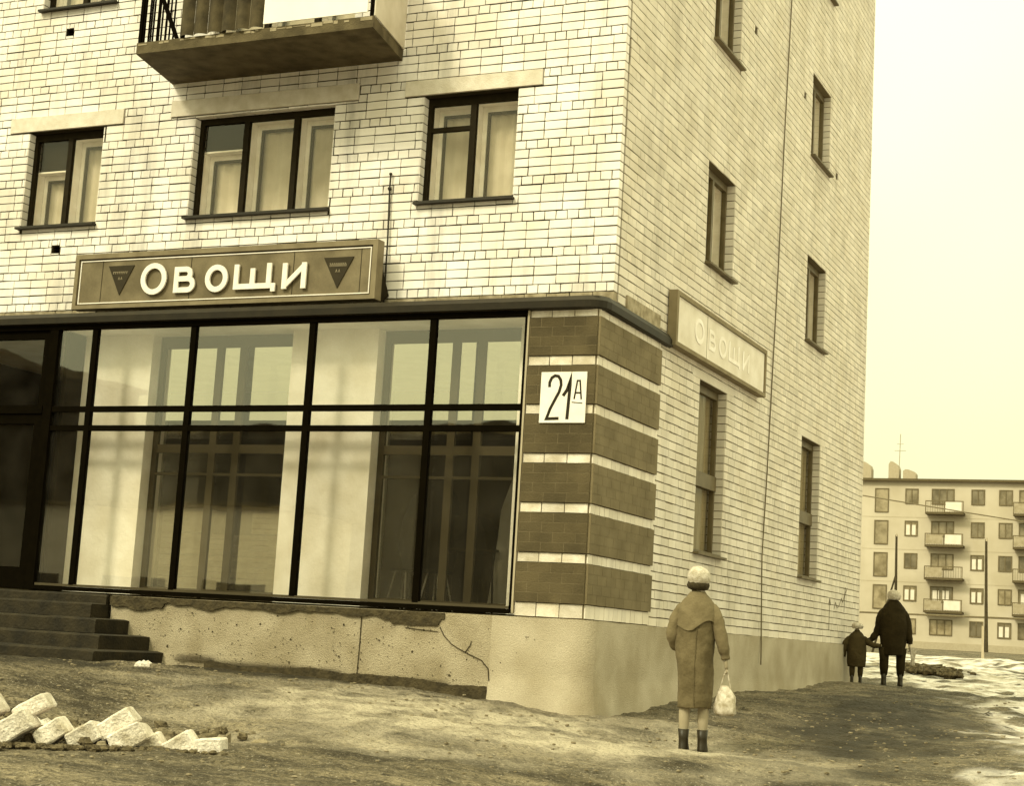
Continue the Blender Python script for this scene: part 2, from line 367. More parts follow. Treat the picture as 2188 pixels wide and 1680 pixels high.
    aw = n.new('ShaderNodeAttribute'); aw.attribute_name = 'wet_shade'
    wm = n.new('ShaderNodeMath'); wm.operation = 'MULTIPLY'; l.new(aw.outputs['Fac'], wm.inputs[0]); l.new(N(1.6, 10, geo.outputs['Position'], .32, .50, .7), wm.inputs[1])
    c = MX(wm.outputs[0], c, sep(.022))
    ad = n.new('ShaderNodeAttribute'); ad.attribute_name = 'dry'
    dm = n.new('ShaderNodeMath'); dm.operation = 'MULTIPLY'; l.new(ad.outputs['Fac'], dm.inputs[0]); l.new(N(3, 6, geo.outputs['Position'], .3, .6), dm.inputs[1])
    c = MX(dm.outputs[0], c, sep(.42))
    as_ = n.new('ShaderNodeAttribute'); as_.attribute_name = 'snow_glare'
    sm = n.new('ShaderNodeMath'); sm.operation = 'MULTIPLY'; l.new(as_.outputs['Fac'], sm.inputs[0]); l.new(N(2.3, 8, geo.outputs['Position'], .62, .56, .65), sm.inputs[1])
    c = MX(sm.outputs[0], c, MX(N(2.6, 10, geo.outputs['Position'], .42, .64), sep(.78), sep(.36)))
    l.new(c, p.inputs['Base Color'])
    b = n.new('ShaderNodeTexNoise'); b.inputs['Scale'].default_value = 22; b.inputs['Detail'].default_value = 8; l.new(geo.outputs['Position'], b.inputs[0])
    bp = n.new('ShaderNodeBump'); bp.inputs['Strength'].default_value = 1; bp.inputs['Distance'].default_value = .09; l.new(b.outputs[0], bp.inputs['Height']); l.new(bp.outputs[0], p.inputs['Normal'])
    me.materials.append(m)
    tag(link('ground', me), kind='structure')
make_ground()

# ------------------------------------------------------------------ the corner apartment block
BLK = thing('apartment_building', (0, 0, 0), 'white brick corner apartment block with a ground floor shop and dark striped brick pier', 'building')
XL, YF, ZT = -15.0, 12.2, 15.2            # left end, far side corner, roof
Z0 = 4.73                                 # base of a header course; courses are 0.1 m
FH = []                                   # openings of the front wall (u0,u1,z0,z1)
for k in range(4):
    dz = 2.84 * k
    FH.append((-7.95, -6.79, 5.40 + dz, 6.64 + dz))
    FH.append((-2.38, -1.22, 5.40 + dz, 6.64 + dz))
    FH.append((-11.2, -10.0, 5.40 + dz, 6.64 + dz))
    if k == 0: FH.append((-5.45, -3.52, 5.40, 6.66))
    else: FH.append((-5.3, -3.35, 4.62 + dz, 6.66 + dz))
FVENT = [(-7.54, -7.42, 7.87, 7.96), (-7.42, -7.30, 5.06, 5.15)]
SH = [(3.0, 4.12, 1.85, 3.91), (7.95, 9.1, 1.85, 3.91)]
for k in range(4):
    dz = 2.84 * k
    SH.append((3.0, 4.15, 5.36 + dz, 6.63 + dz)); SH.append((7.95, 9.12, 5.36 + dz, 6.65 + dz))
SVENT = [(4.75, 4.87, 8.92, 9.02), (9.6, 9.72, 8.3, 8.4), (7.45, 7.57, 8.92, 9.02)]
LINT = [(-8.25, -6.5, 6.64, 6.83), (-5.80, -3.22, 6.66, 6.86), (-2.62, -.94, 6.64, 6.82)]

def overlap(a0, a1, b0, b1): return min(a1, b1) - max(a0, b0) > 1e-6
def bricks(u0, u1, z0, z1, holes, zoff=Z0, hw=.13, seed=0):
    """running rows: one header course to three stacked stretcher courses, cut at the openings"""
    out = []; n0 = math.floor((z0 - zoff) / .1 + 1e-6); n1 = math.ceil((z1 - zoff) / .1 - 1e-6)
    for n in range(n0, n1):
        za, zb = max(zoff + n * .1, z0), min(zoff + n * .1 + .1, z1)
        if zb - za < .02: continue
        header = n % 4 == 0; w = hw if header else .26
        grp = n // 4; off = (.06 if header else (.13 if grp % 2 else 0)) + (0.02 * math.sin(grp * 2.3 + seed))
        free = [(u0, u1)]; part = []
        for h in holes:
            if overlap(za, zb, h[2], h[3]):
                nf = []
                for a, b in free:
                    if overlap(a, b, h[0], h[1]):
                        if h[0] - a > .02: nf.append((a, h[0]))
                        if b - h[1] > .02: nf.append((h[1], b))
                    else: nf.append((a, b))
                free = nf
                if h[2] - za > .02: part.append((h[0], h[1], za, h[2]))
                if zb - h[3] > .02: part.append((h[0], h[1], h[3], zb))
        part = [p for p in part if not any(h[0] <= p[0] + .01 and h[1] >= p[1] - .01 and overlap(p[2], p[3], h[2], h[3]) for h in holes)]
        for a, b, c, e in [(a, b, za, zb) for a, b in free] + part:
            k = math.floor((a - off) / w)
            u = off + k * w; st_ = a
            while u < b - .005:
                ua, ub = max(u, st_), min(u + w, b)
                if b - ub < .035: ub = b
                if ub - ua > .035:
                    out.append((ua, ub, c, e, header, (abs(ub - ua - w) < 1e-6 and e - c > .099))); st_ = ub
                if ub == b: break
                u += w
    return out
def brick_verts(mp, ua, ub, za, zb, jh, jv, d, back, j):
    r = lambda a: random.uniform(-a, a)
    a, b, c, e = ua + jv, ub - jv, za + jh, zb - jh
    f = [(a + r(j), c + r(j)), (b + r(j), c + r(j)), (b + r(j), e + r(j)), (a + r(j), e + r(j))]
    dd = d + r(.0015)
    return [mp(x, z, dd) for x, z in f] + [mp(x, z, back) for x, z in ((a, c), (b, c), (b, e), (a, e))]
BF = [(0, 1, 2, 3), (0, 4, 5, 1), (1, 5, 6, 2), (2, 6, 7, 3), (3, 7, 4, 0)]
def project_area(vs):
    p = []
    for v in vs[:4]:
        d = Vector(v) - CAMP; z = d.dot(FW)
        if z < 1: return 0
        x, y = 1094 + 3479.87 * d.dot(RT) / z, 840 - 3479.87 * d.dot(UP) / z
        if not (0 <= x <= 2188 and 0 <= y <= 1680): return 0
        p.append((x, y))
    return abs(sum(p[i][0] * p[(i + 1) % 4][1] - p[(i + 1) % 4][0] * p[i][1] for i in range(4))) / 2

def core(mp, u0, u1, z0, z1, holes, d, depth, name, m, parent):
    """wall sheet behind the bricks with openings and their reveals"""
    us = sorted({u0, u1} | {max(u0, min(u1, x)) for h in holes for x in h[:2]}); zs = sorted({z0, z1} | {max(z0, min(z1, x)) for h in holes for x in h[2:]})
    mb = MB()
    for i in range(len(us) - 1):
        for j in range(len(zs) - 1):
            cu, cz = (us[i] + us[i + 1]) / 2, (zs[j] + zs[j + 1]) / 2
            if any(h[0] < cu < h[1] and h[2] < cz < h[3] for h in holes): continue
            mb.quad(mp(us[i], zs[j], d), mp(us[i + 1], zs[j], d), mp(us[i + 1], zs[j + 1], d), mp(us[i], zs[j + 1], d))
    for a, b, c, e in holes:
        q = -depth
        mb.quad(mp(a, c, d), mp(a, e, d), mp(a, e, q), mp(a, c, q)); mb.quad(mp(b, c, d), mp(b, e, d), mp(b, e, q), mp(b, c, q))
        mb.quad(mp(a, c, d), mp(b, c, d), mp(b, c, q), mp(a, c, q)); mb.quad(mp(a, e, d), mp(b, e, d), mp(b, e, q), mp(a, e, q))
    return mb.build(name, m, parent)

FRONT, SIDE = front(0.0), side(0.0)
wall_f = core(FRONT, XL, 0.0 - .012, 4.13, ZT, FH + FVENT, -.013, .30, 'front_wall', M['mortar'], BLK)
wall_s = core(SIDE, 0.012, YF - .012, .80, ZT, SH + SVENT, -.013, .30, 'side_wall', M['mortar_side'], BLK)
mb = MB(); mb.box(XL, -.02, .012, YF - .02, ZT - .1, ZT); mb.box(XL - .3, .3, -.3, YF + .3, ZT, ZT + .15)
mb.build('roof', M['concrete'], BLK)
mb = MB(); mb.box(XL, -.02, YF - .2, YF - .01, .3, ZT - .11); mb.box(XL, XL + .2, .02, YF - .21, .3, ZT - .11)
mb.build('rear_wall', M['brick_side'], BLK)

cand = []
stuff_f, stuff_s, stuff_st = MB(), MB(), MB()
for (ua, ub, za, zb, hd, full) in bricks(XL, 0.0, 4.13, ZT, FH + FVENT + LINT):
    if zb < 4.34:
        stuff_st.add(brick_verts(FRONT, ua, ub, za, zb, .004, .004, .0, -.1, .004), BF, 0, random.random()); continue
    vs = brick_verts(FRONT, ua, ub, za, zb, .0070, .0056, 0, -.1, .0034)
    cand.append((project_area(vs) if full else 0, vs, hd, ua, za))
cand.sort(key=lambda c: -c[0])
mstr = {}
for hd in (False, True):
    w = .13 if hd else .26; v = MB()
    for q in range(3):
        v = MB(); v.add(brick_verts(FRONT, 0, w, 0, .1, .0070, .0056, 0, -.1, .0038), BF); mstr[(hd, q)] = v.mesh('brick', M['brick'])
for i, (a, vs, hd, ua, za) in enumerate(cand):
    if i < 300 and a > 0:
        o = link('brick', mstr[(hd, i % 3)], wall_f); o.location = (ua, random.uniform(-.0015, .0015), za)
    else: stuff_f.add(vs, BF, 0, random.random())
tag(stuff_f.build('brickwork', M['brick'], wall_f), 'white bricks too many to single out on the front wall', kind='stuff')
tag(stuff_st.build('stained_course', M['stained'], wall_f), kind='stuff')
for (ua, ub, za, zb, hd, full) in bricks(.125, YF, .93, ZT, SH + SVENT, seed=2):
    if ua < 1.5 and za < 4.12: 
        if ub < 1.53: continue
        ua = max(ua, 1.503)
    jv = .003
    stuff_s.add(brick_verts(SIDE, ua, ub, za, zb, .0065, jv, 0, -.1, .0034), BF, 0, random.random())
# jambs: brick returns in the openings that face the camera
for (a, b, c, e) in FH:
    n = 0; z = c
    while z < e - .02:
        w = .12 if n % 2 else .24; zz = min(z + .1, e)
        stuff_f.v  # front left jambs
        z = zz; n += 1
jmb, jms = MB(), MB()
for holes, mp, tgt in ((FH, FRONT, jmb), (SH, SIDE, jms)):
    for (a, b, c, e) in holes:
        z = math.floor((c - Z0) / .1) * .1 + Z0; n = 0
        while z < e - .01:
            za, zb = max(z, c) + .0055, min(z + .1, e) - .0055
            if zb - za > .02:
                cuts = (0.115, .13) if n % 2 == 0 else (.245, .26)
                for d0, d1 in (((-.005, -.118), (-.128, -.25)) if n % 2 == 0 else ((-.005, -.25),)):
                    for u, sgn in ((a, 1), (b, -1)):
                        q = [mp(u + sgn * .006, za, d0), mp(u + sgn * .006, za, d1), mp(u + sgn * .006, zb, d1), mp(u + sgn * .006, zb, d0),
                             mp(u - sgn * .01, za, d0), mp(u - sgn * .01, za, d1), mp(u - sgn * .01, zb, d1), mp(u - sgn * .01, zb, d0)]
                        tgt.add(q, BF, 0, random.random())
            z += .1; n += 1
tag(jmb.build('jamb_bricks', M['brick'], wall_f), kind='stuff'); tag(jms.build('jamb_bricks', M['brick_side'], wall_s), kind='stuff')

# --- the striped pier of the ground floor: y -0.4 .. 1.5, dark bands proud of pale courses
PF, PS = front(-.4), side(0.012)
pier = MB(); pier.box(-.745, 0.0, -.388, 0.0, .93, 4.05); pier.box(-.3, -.002, -.002, 1.5, .93, 4.12)
pier = pier.build('striped_pier', M['paint_joint'], BLK)
pale = MB()
for k in range(7):                                  # pale courses
    zb0 = .98 + .5 * k; top = 4.06 if k == 6 else zb0 + .1
    if k == 0: zb0 = .94
    u = -.745
    for w in (.235, .25, .25):
        pale.add(brick_verts(PF, u, u + w, zb0, top, .004, .005, .002, -.09, .002), BF, 0, random.random()); u += w
    u = -.39
    while u < 1.5:
        ub = min(u + .13, 1.5)
        pale.add(brick_verts(PS, u, ub, zb0, top, .004, .003, .002, -.09, .002), BF, 1, random.random()); u += .13
tag(pale.build('pale_course', [M['pale_dull'], M['brick_side']], pier), 'pale brick courses between the dark bands', kind='stuff')
dm = {}
for key, w, mp, mt in (('f', .25, PF, 'dark'), ('fh', .125, PF, 'dark'), ('s', .26, PS, 'dark_side'), ('sh', .13, PS, 'dark_side')):
    v = MB(); v.add(brick_verts(mp, 0, w, 0, .1, .0035, .0035, .022, -.09, .0015), BF); dm[key] = v.mesh('dark_brick', M[mt])
nd = 0
band_front, band_side = MB(), MB()
for k in range(6):
    z = 1.08 + .5 * k
    mbox(band_front, PF, -.742, .0, z + .004, z + .396, -.01, .0195); mbox(band_side, PS, -.41, 1.497, z + .004, z + .396, -.01, .0205)
    for r in range(4):
        zz = z + .1 * r
        us = [(-.742 + .25 * q, 'f') for q in range(3)] if r % 2 == 0 else [(-.742, 'fh'), (-.617, 'f'), (-.367, 'f'), (-.117, 'fh')]
        for u, kk in us:
            o = link('dark_brick', dm[kk], pier); o.location = (u, -.4, zz) if False else (u, 0, zz)
        us = []
        u = -.41; odd = r % 2
        if odd: us.append((u, 'sh')); u += .13
        while u < 1.25: us.append((u, 's')); u += .26
        if u < 1.4: us.append((u, 'sh'))
        for u, kk in us:
            o = link('dark_brick', dm[kk], pier); o.location = (0, u, zz)
band_front.build('band', M['paint_joint'], pier); band_side.build('band', M['dark_side'], pier)
mb = MB(); mb.box(-.770, -.750, -.425, -.38, .96, 4.06); mb.build('corner_strip', M['bgjoint'], pier)
# fill bricks at the right of the pier end (side wall already holds them)
tag(stuff_s.build('brickwork', M['brick_side'], wall_s), 'side wall bricks with shade in their colour, seen at a slant', kind='stuff')

# --- cornice over the shop
mb = MB()
def cornice_ring(off, z):     # outline: from left end along the front, rounded corner, back along the side
    pts = [(XL, -.40 - off), (-.12, -.40 - off)]
    for a in range(1, 5):
        t = a / 5 * math.pi / 2; r = .12 + off * .6
        pts.append((-.12 + math.sin(t) * (r + .03), -.40 - off + (1 - math.cos(t)) * r))
    pts += [(.05 + off * .45, -.26 - off * .2), (.03 + off * .45, 1.74)]
    return [(x, y, z) for x, y in pts]
rs = [cornice_ring(0, 4.05), cornice_ring(.09, 4.065), cornice_ring(.10, 4.135), cornice_ring(.0, 4.20)]
n = len(rs[0]); back = [(x, max(y, .0) if y < 1 else y, z) for x, y, z in rs[0]]
for i in range(n - 1):
    for a in range(3): mb.quad(rs[a][i], rs[a][i + 1], rs[a + 1][i + 1], rs[a + 1][i])
mb.build('cornice', M['tin'], BLK)
mb = MB(); mb.box(XL, .0, -.41, .0, 4.06, 4.19); mb.box(-.2, .03, .0, 1.72, 4.06, 4.19)
mb.build('cornice_fill', M['tin'], BLK)
mb = MB(); mb.box(-.1, .022, .35, 1.42, 4.20, 4.36); mb.build('rendered_patch', M['stained'], BLK)

# --- lintels
for (a, b, c, e) in LINT:
    mb = MB(); mbox(mb, FRONT, a + .004, b - .004, c + .003, e - .003, -.1, .022); mb.build('lintel', M['lintel'], wall_f)
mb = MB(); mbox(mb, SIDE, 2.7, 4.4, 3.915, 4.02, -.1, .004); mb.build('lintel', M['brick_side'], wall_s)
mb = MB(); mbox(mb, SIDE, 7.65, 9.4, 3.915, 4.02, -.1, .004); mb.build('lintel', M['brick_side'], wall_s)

# --- windows
def flat_window(mp, h, style, fm, inner=True, parent=BLK):
    a, b, c, e = h
    w = link('window', None, parent) if False else bpy.data.objects.new('window', None)
    COL.objects.link(w); w.parent = parent
    D = -.11
    f = MB(); t = .055
    mbox(f, mp, a + .004, a + t, c + .03, e - .004, D - .06, D); mbox(f, mp, b - t, b - .004, c + .03, e - .004, D - .06, D)
    mbox(f, mp, a + t, b - t, e - t * 1.7, e - .004, D - .06, D); mbox(f, mp, a + t, b - t, c + .03, c + t, D - .06, D)  # top rail deepened to stand for the lintel's shadow
    muls = {2: [a + (b - a) * .49], 3: [a + (b - a) * .345, a + (b - a) * .70], 1: []}[style[0]]
    for m_ in muls: mbox(f, mp, m_ - .035, m_ + .035, c + t, e - t * 1.3, D - .058, D - .002)
    if style[1]:                                        # small top light of the left sash
        r = (muls[0] if muls else b - t); zt = c + (e - c) * style[1]
        mbox(f, mp, a + t, r - .035, zt - .025, zt + .025, D - .056, D - .004)
    f.build('frame', fm, w)
    edges = [a + t] + [x for m_ in muls for x in (m_ - .035, m_ + .035)] + [b - t]
    for i in range(0, len(edges), 2):
        g = MB(); q = D - .03
        g.quad(mp(edges[i], c + t, q), mp(edges[i + 1], c + t, q), mp(edges[i + 1], e - t * 1.3, q), mp(edges[i], e - t * 1.3, q)); g.build('pane', M['glass'], w)
    if inner:
        f = MB(); g2 = MB(); Q = D - .19; P0 = D - .062
        bays = [(edges[i], edges[i + 1]) for i in range(0, len(edges), 2)]
        for i, (p0, p1) in enumerate(bays):
            zt = e - t * 1.2; zb_ = c + t * .6
            if i == 0 and style[2]:
                zt = c + (e - c) * style[2]
                dk = MB(); mbox(dk, mp, p0 - .02, p1 + .02, zt + .004, e - .05, Q - .02, P0 - .04); dk.build('dark_panel', M['frame'], w)
            mbox(f, mp, p0 - .03, p0 - .005, zb_, zt, Q, P0); mbox(f, mp, p1 + .005, p1 + .03, zb_, zt, Q, P0)       # white box lining
            mbox(f, mp, p0 - .004, p1 + .004, zt - .02, zt, Q, P0 - .01)
            mbox(f, mp, p0 - .004, p0 + .05, zb_, zt - .021, Q - .04, Q - .001); mbox(f, mp, p1 - .05, p1 + .004, zb_, zt - .021, Q - .04, Q - .001)
            mbox(f, mp, p0 + .05, p1 - .05, zt - .08, zt - .021, Q - .04, Q - .001); mbox(f, mp, p0 + .05, p1 - .05, zb_, zb_ + .06, Q - .04, Q - .001)
            mbox(g2, mp, p0 + .05, p0 + .075, zb_ + .06, zt - .08, Q - .045, Q - .012); mbox(g2, mp, p1 - .075, p1 - .05, zb_ + .06, zt - .08, Q - .045, Q - .012)
            mbox(g2, mp, p0 + .075, p1 - .075, zt - .105, zt - .08, Q - .045, Q - .012)
        f.build('inner_sash', M['inner'], w); g2.build('inner_bead', M['innerframe'], w)
        for p0, p1 in bays:
            cu = MB(); nn = 22; row = []
            for i in range(nn + 1):
                row.append((p0 - .03 + (p1 - p0 + .06) * i / nn, Q - .07 + .010 * math.sin(i * 1.1 + p0) + .006 * math.sin(i * .47)))
            for i in range(nn): cu.quad(mp(row[i][0], c + .02, row[i][1]), mp(row[i + 1][0], c + .02, row[i + 1][1]), mp(row[i + 1][0], e - .02, row[i + 1][1]), mp(row[i][0], e - .02, row[i][1]))
            cu.build('curtain', M['curtain'] if mp is FRONT else M['curtain_side'], w, smooth=True)
    else:
        cu = MB(); cu.quad(mp(a - .02, c, -.2), mp(b + .02, c, -.2), mp(b + .02, e, -.2), mp(a - .02, e, -.2)); cu.build('curtain', M['curtain_side'], w)
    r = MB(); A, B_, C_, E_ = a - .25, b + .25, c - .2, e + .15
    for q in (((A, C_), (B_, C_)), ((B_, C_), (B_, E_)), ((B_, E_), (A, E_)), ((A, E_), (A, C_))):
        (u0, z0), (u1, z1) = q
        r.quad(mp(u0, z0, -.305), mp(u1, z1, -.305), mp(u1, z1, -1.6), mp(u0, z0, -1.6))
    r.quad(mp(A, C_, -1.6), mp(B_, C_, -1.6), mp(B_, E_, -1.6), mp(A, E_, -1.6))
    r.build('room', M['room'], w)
    s_ = MB()
    mbox(s_, mp, a - .02, b + .02, c - .025, c + .0, -.10, .075); mbox(s_, mp, a + .004, b - .004, c + .002, c + .028, -.14, .0)
    s_.build('sill', M['tin'] if mp is FRONT else M['tin_light'], w)
    return w
for k in range(4):
    hs = FH[4 * k:4 * k + 4]
    for h in hs:
        wd = h[1] - h[0]
        if wd > 1.5: flat_window(FRONT, h, (3, 0, .68), M['frame'])
        elif h[0] > -3: flat_window(FRONT, h, (2, .70, 0), M['frame'])
        else: flat_window(FRONT, h, (2, 0, .62), M['frame'])
for h in SH[2:]: flat_window(SIDE, h, (2, 0, 0), M['frame_side'])
for h in SH[:2]:
    w = flat_window(SIDE, h, (1, 0, 0), M['frame_side'], inner=False)
    f = MB(); mbox(f, SIDE, h[0] + .004, h[1] - .004, h[2] + .82, h[2] + 1.0, -.18, -.095); f.build('transom', M['frame_side'], w)
    f = MB()
    for uu in (h[0] + .16,): mbox(f, SIDE, uu, uu + .03, h[2] + 1.05, h[3] - .2, -.10, -.09)
    f.build('glazing_bead', M['inner'], w)
# dark vents
for mp, hh, m_ in ((FRONT, FVENT, 'metal'), (SIDE, SVENT, 'frame_side')):
    for h in hh:
        v = MB(); mbox(v, mp, h[0] + .002, h[1] - .002, h[2] + .002, h[3] - .002, -.2, -.08)
        for q in range(3): mbox(v, mp, h[0] + .01, h[1] - .01, h[2] + .015 + q * .028, h[2] + .025 + q * .028, -.08, -.04)
        v.build('vent', M[m_], wall_f if mp is FRONT else wall_s)

# --- balcony
def balcony(zs, full=True):
    b = bpy.data.objects.new('balcony', None); COL.objects.link(b); b.parent = BLK
    s_ = MB(); s_.add([(-5.83, 0, zs), (-2.69, 0, zs), (-2.49, -1.05, zs - .02), (-5.58, -1.05, zs - .02), (-5.83, 0, zs + .13), (-2.69, 0, zs + .13), (-2.49, -1.05, zs + .11), (-5.58, -1.05, zs + .11)],
                      [(0, 1, 2, 3), (4, 5, 6, 7), (0, 1, 5, 4), (1, 2, 6, 5), (2, 3, 7, 6), (3, 0, 4, 7)])
    s_.build('slab', M['slab'], b)
    x = -5.56
    while x < -2.6:
        w = random.uniform(.04, .16); h = random.uniform(.012, .035)
        if random.random() < .75:
            c_ = MB(); c_.box(x, x + w, -1.054, -1.04, zs + .075 + random.uniform(-.015, .01), zs + .08 + h * .8); c_.build('chipped_edge', M['concrete'], b)
        x += w + .01
    r = MB(); zt = zs + .12
    for x in (-5.52, -5.42, -5.31, -5.21): r.box(x - .008, x + .008, -1.03, -1.015, zt, zt + .95)
    r.tube([(-5.05, -1.02, zt), (-5.35, -1.02, zt + .62), (-5.5, -1.02, zt + .9)], .028, 6)
    r.box(-5.56, -2.5, -1.04, -1.0, zt + .95, zt + .99)
    for x in (-5.56, -4.98, -2.53): r.box(x - .02, x + .02, -1.035, -.995, zt, zt + .95)
    for y in [-.9 + .11 * i for i in range(8)]: r.box(-5.57 - (y + 1.05) * .24 - .008, -5.57 - (y + 1.05) * .24 + .008, y - .008, y + .008, zt, zt + .95)
    r.build('railing', M['metal'], b)
    for i in range(6):                                   # corrugated sheet, ridge by ridge
        x0 = -4.99 + .185 * i; c2 = MB(); ring = []
        for q in range(9):
            t = q / 8; ring.append((x0 + .183 * t, -1.05 - .05 * math.sin(math.pi * t)))
        c2.add([(x, y, z) for z in (zt - .0, zt + .93) for x, y in ring], [(q, q + 1, q + 10, q + 9) for q in range(8)])
        c2.build('corrugation', M['asbestos'], b, smooth=True)
    p = MB(); p.box(-3.87, -2.56, -1.075, -1.06, zt + .03, zt + .97); p.build('panel', M['balwhite'], b)
    p = MB(); p.add([(-2.50, -1.03, zt + .0), (-2.68, -.02, zt + .0), (-2.68, -.02, zt + .97), (-2.50, -1.03, zt + .97), (-2.485, -1.03, zt), (-2.665, -.02, zt), (-2.665, -.02, zt + .97), (-2.485, -1.03, zt + .97)],
                    [(0, 1, 2, 3), (4, 5, 6, 7), (0, 1, 5, 4), (1, 2, 6, 5), (2, 3, 7, 6), (3, 0, 4, 7)]); p.build('side_panel', M['balside'], b)
    return b
b1 = balcony(7.08)
b2 = copy_tree(b1, BLK); b2.location.z = 2.84
b3 = copy_tree(b1, BLK); b3.location.z = 5.68

# --- plinth
def plinth():
    P = bpy.data.objects.new('plinth', None); COL.objects.link(P); P.parent = BLK
    out = [(-5.62, -.5), (-4, -.5), (-3, -.5), (-2.05, -.5), (-2.0, -.512), (-1.0, -.512), (-.93, -.512), (.0, -.51), (.15, -.42), (.16, -.2), (.12, .3), (.09, 1.5), (.08, 3), (.07, 6), (.06, 9), (.06, YF)]
    mb = MB(); NZ = 30
    fine = []
    for (x0, y0), (x1, y1) in zip(out, out[1:]):
        n_ = max(1, int(math.hypot(x1 - x0, y1 - y0) / .09))
        fine += [(x0 + (x1 - x0) * i / n_, y0 + (y1 - y0) * i / n_) for i in range(n_)]
    fine.append(out[-1])
    vs = []; fs = []; N = len(fine)
    for j in range(NZ + 1):
        for i, (x, y) in enumerate(fine):
            z = -.3 + (.93 + .3) * j / NZ
            bat = max(0, (.35 - z)) * .12
            if -4.7 < x < -.93 and y < -.4: bat = -.07 if z < terrain(x, y - .1) + .05 + .015 * noise.noise(Vector((x * 8, 0, 0))) else 0.0
            nx, ny = ((0, -1) if x < 0 and y < -.45 else (.8, -.2) if y < 0 else (1, 0))
            q = noise.noise(Vector((x * 2, y * 2, z * 2))) * .010 + bat
            vs.append((x + nx * q, y + ny * q, z if j < NZ else .93 + (.0 if x < .0 else 0)))
    for j in range(NZ):
        for i in range(N - 1): fs.append((j * N + i, j * N + i + 1, (j + 1) * N + i + 1, (j + 1) * N + i))
    for nm_, keep in (('plaster', lambda f_: vs[f_[0]][0] < -.93 and vs[f_[0]][1] < -.4), ('plaster_new', lambda f_: not (vs[f_[0]][0] < -.93 and vs[f_[0]][1] < -.4))):
        mb = MB(); mb.add(vs, [f_ for f_ in fs if keep(f_)]); mb.build('plaster', M[nm_], P, smooth=True)
    t = MB(); t.add([(x, y, .93) for x, y in out] + [(-.2, YF, .93), (-.2, -.2, .93), (-5.62, -.2, .93)], [tuple(range(len(out) + 3))]); t.build('top', M['concrete'], P)
    # strip where the plaster has fallen off, with a ragged lower edge
    s_ = MB(); x = -5.62; prev = None
    while x < -1.45:
        if x < -2.05: lo = .87 - .045 * abs(noise.noise(Vector((x * 2.2, 3, 0)))) * 2 - .02 * noise.noise(Vector((x * 9, 1, 0)))
        else: lo = .86 - .02 * noise.noise(Vector((x * 9, 1, 0)))
        if x < -4.9: lo -= .05
        if -2.05 < x < -1.52: lo = .79 + .015 * noise.noise(Vector((x * 9, 1, 0)))
        if prev: 
            a, b = prev, (x, lo); y = -.528
            s_.add([(a[0], y, a[1]), (b[0], y, b[1]), (b[0], y, .925), (a[0], y, .925), (a[0], -.48, a[1]), (b[0], -.48, b[1]), (b[0], -.48, .925), (a[0], -.48, .925)], BF)
        prev = (x, lo); x += .035
    s_.build('fallen_plaster', M['broken'], P)
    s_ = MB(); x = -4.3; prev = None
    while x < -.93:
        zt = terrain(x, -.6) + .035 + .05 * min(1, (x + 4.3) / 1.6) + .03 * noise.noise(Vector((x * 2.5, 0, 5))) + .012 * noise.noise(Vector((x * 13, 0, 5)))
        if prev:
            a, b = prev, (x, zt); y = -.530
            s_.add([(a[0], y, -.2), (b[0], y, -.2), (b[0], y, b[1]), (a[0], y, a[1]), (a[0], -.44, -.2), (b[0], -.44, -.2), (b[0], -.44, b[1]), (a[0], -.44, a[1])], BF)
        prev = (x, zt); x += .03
    s_.build('painted_gap_shade', M['broken'], P)  # dark strip standing for the shade of the gap under the plaster
    c = MB()                                            # crack and joint
    pts = [(-1.50, .78), (-1.45, .70), (-1.36, .62), (-1.28, .58), (-1.16, .53), (-1.02, .48), (-.94, .40), (-.92, .28)]
    c.ribbon(pts, .008, front(-.512), .0, .012); c.build('crack', M['broken'], P); c = MB(); c.ribbon([(-1.9, .76), (-1.7, .745), (-1.52, .735)], .005, front(-.512), .0, .0115)
    c.build('crack', M['broken'], P); c = MB(); c.ribbon([(-1.20, .55), (-1.15, .62), (-1.14, .66)], .005, front(-.512), .0, .0125)
    c.build('crack', M['broken'], P); c = MB(); c.ribbon([(-2.42, .88), (-2.42, .55), (-2.43, .2)], .005, front(-.50), .0, .0125)
    c.build('crack', M['broken'], P)
    d = MB()                                            # small pits in the render
    for i in range(520):
        x, z = random.uniform(-5.2, -.3), random.uniform(.18, .82)
        if x > -1.0 and random.random() < .7: continue
        r = random.uniform(.0025, .008) * (1.9 if random.random() < .08 else 1); a = random.random() * 3
        off = .014 if x > -2 else .006
        
        d.add([(x + r * math.cos(a + t * 1.047) * random.uniform(.6, 1.3), -.5 - off, z + r * math.sin(a + t * 1.047) * random.uniform(.6, 1.3)) for t in range(6)], [(0, 1, 2, 3, 4, 5)])
    tag(d.build('pitting', M['broken'], P), kind='stuff')
plinth()

# --- glazed shop front
SF = bpy.data.objects.new('shop_front', None); COL.objects.link(SF); SF.parent = BLK
SP = front(-.42)
MULX = [-6.28, -4.90, -3.34, -1.86]
for x in MULX:
    m_ = MB(); mbox(m_, SP, x - .036, x + .036, 1.02, 4.0, -.06, .0); m_.build('mullion', M['metal'], SF)
m_ = MB(); mbox(m_, SP, -.80, -.772, 1.0, 4.0, -.04, .0); m_.build('mullion', M['metal'], SF)
m_ = MB(); mbox(m_, SP, -6.93, -6.81, .95, 4.0, -.10, .01); m_.build('mullion', M['metal'], SF)
m_ = MB(); mbox(m_, SP, -9.4, -.772, 4.0, 4.052, -.06, .015); m_.build('head_rail', M['metal'], SF)
m_ = MB(); mbox(m_, SP, -6.8, -.775, .955, 1.0, -.07, .045); m_.build('sill_rail', M['metal'], SF)
m_ = MB(); mbox(m_, SP, -6.8, -.775, 1.003, 1.03, -.05, .0); m_.build('bottom_rail', M['innerframe'], SF)
xs = [-6.81, -6.28, -4.90, -3.34, -1.86, -.80]
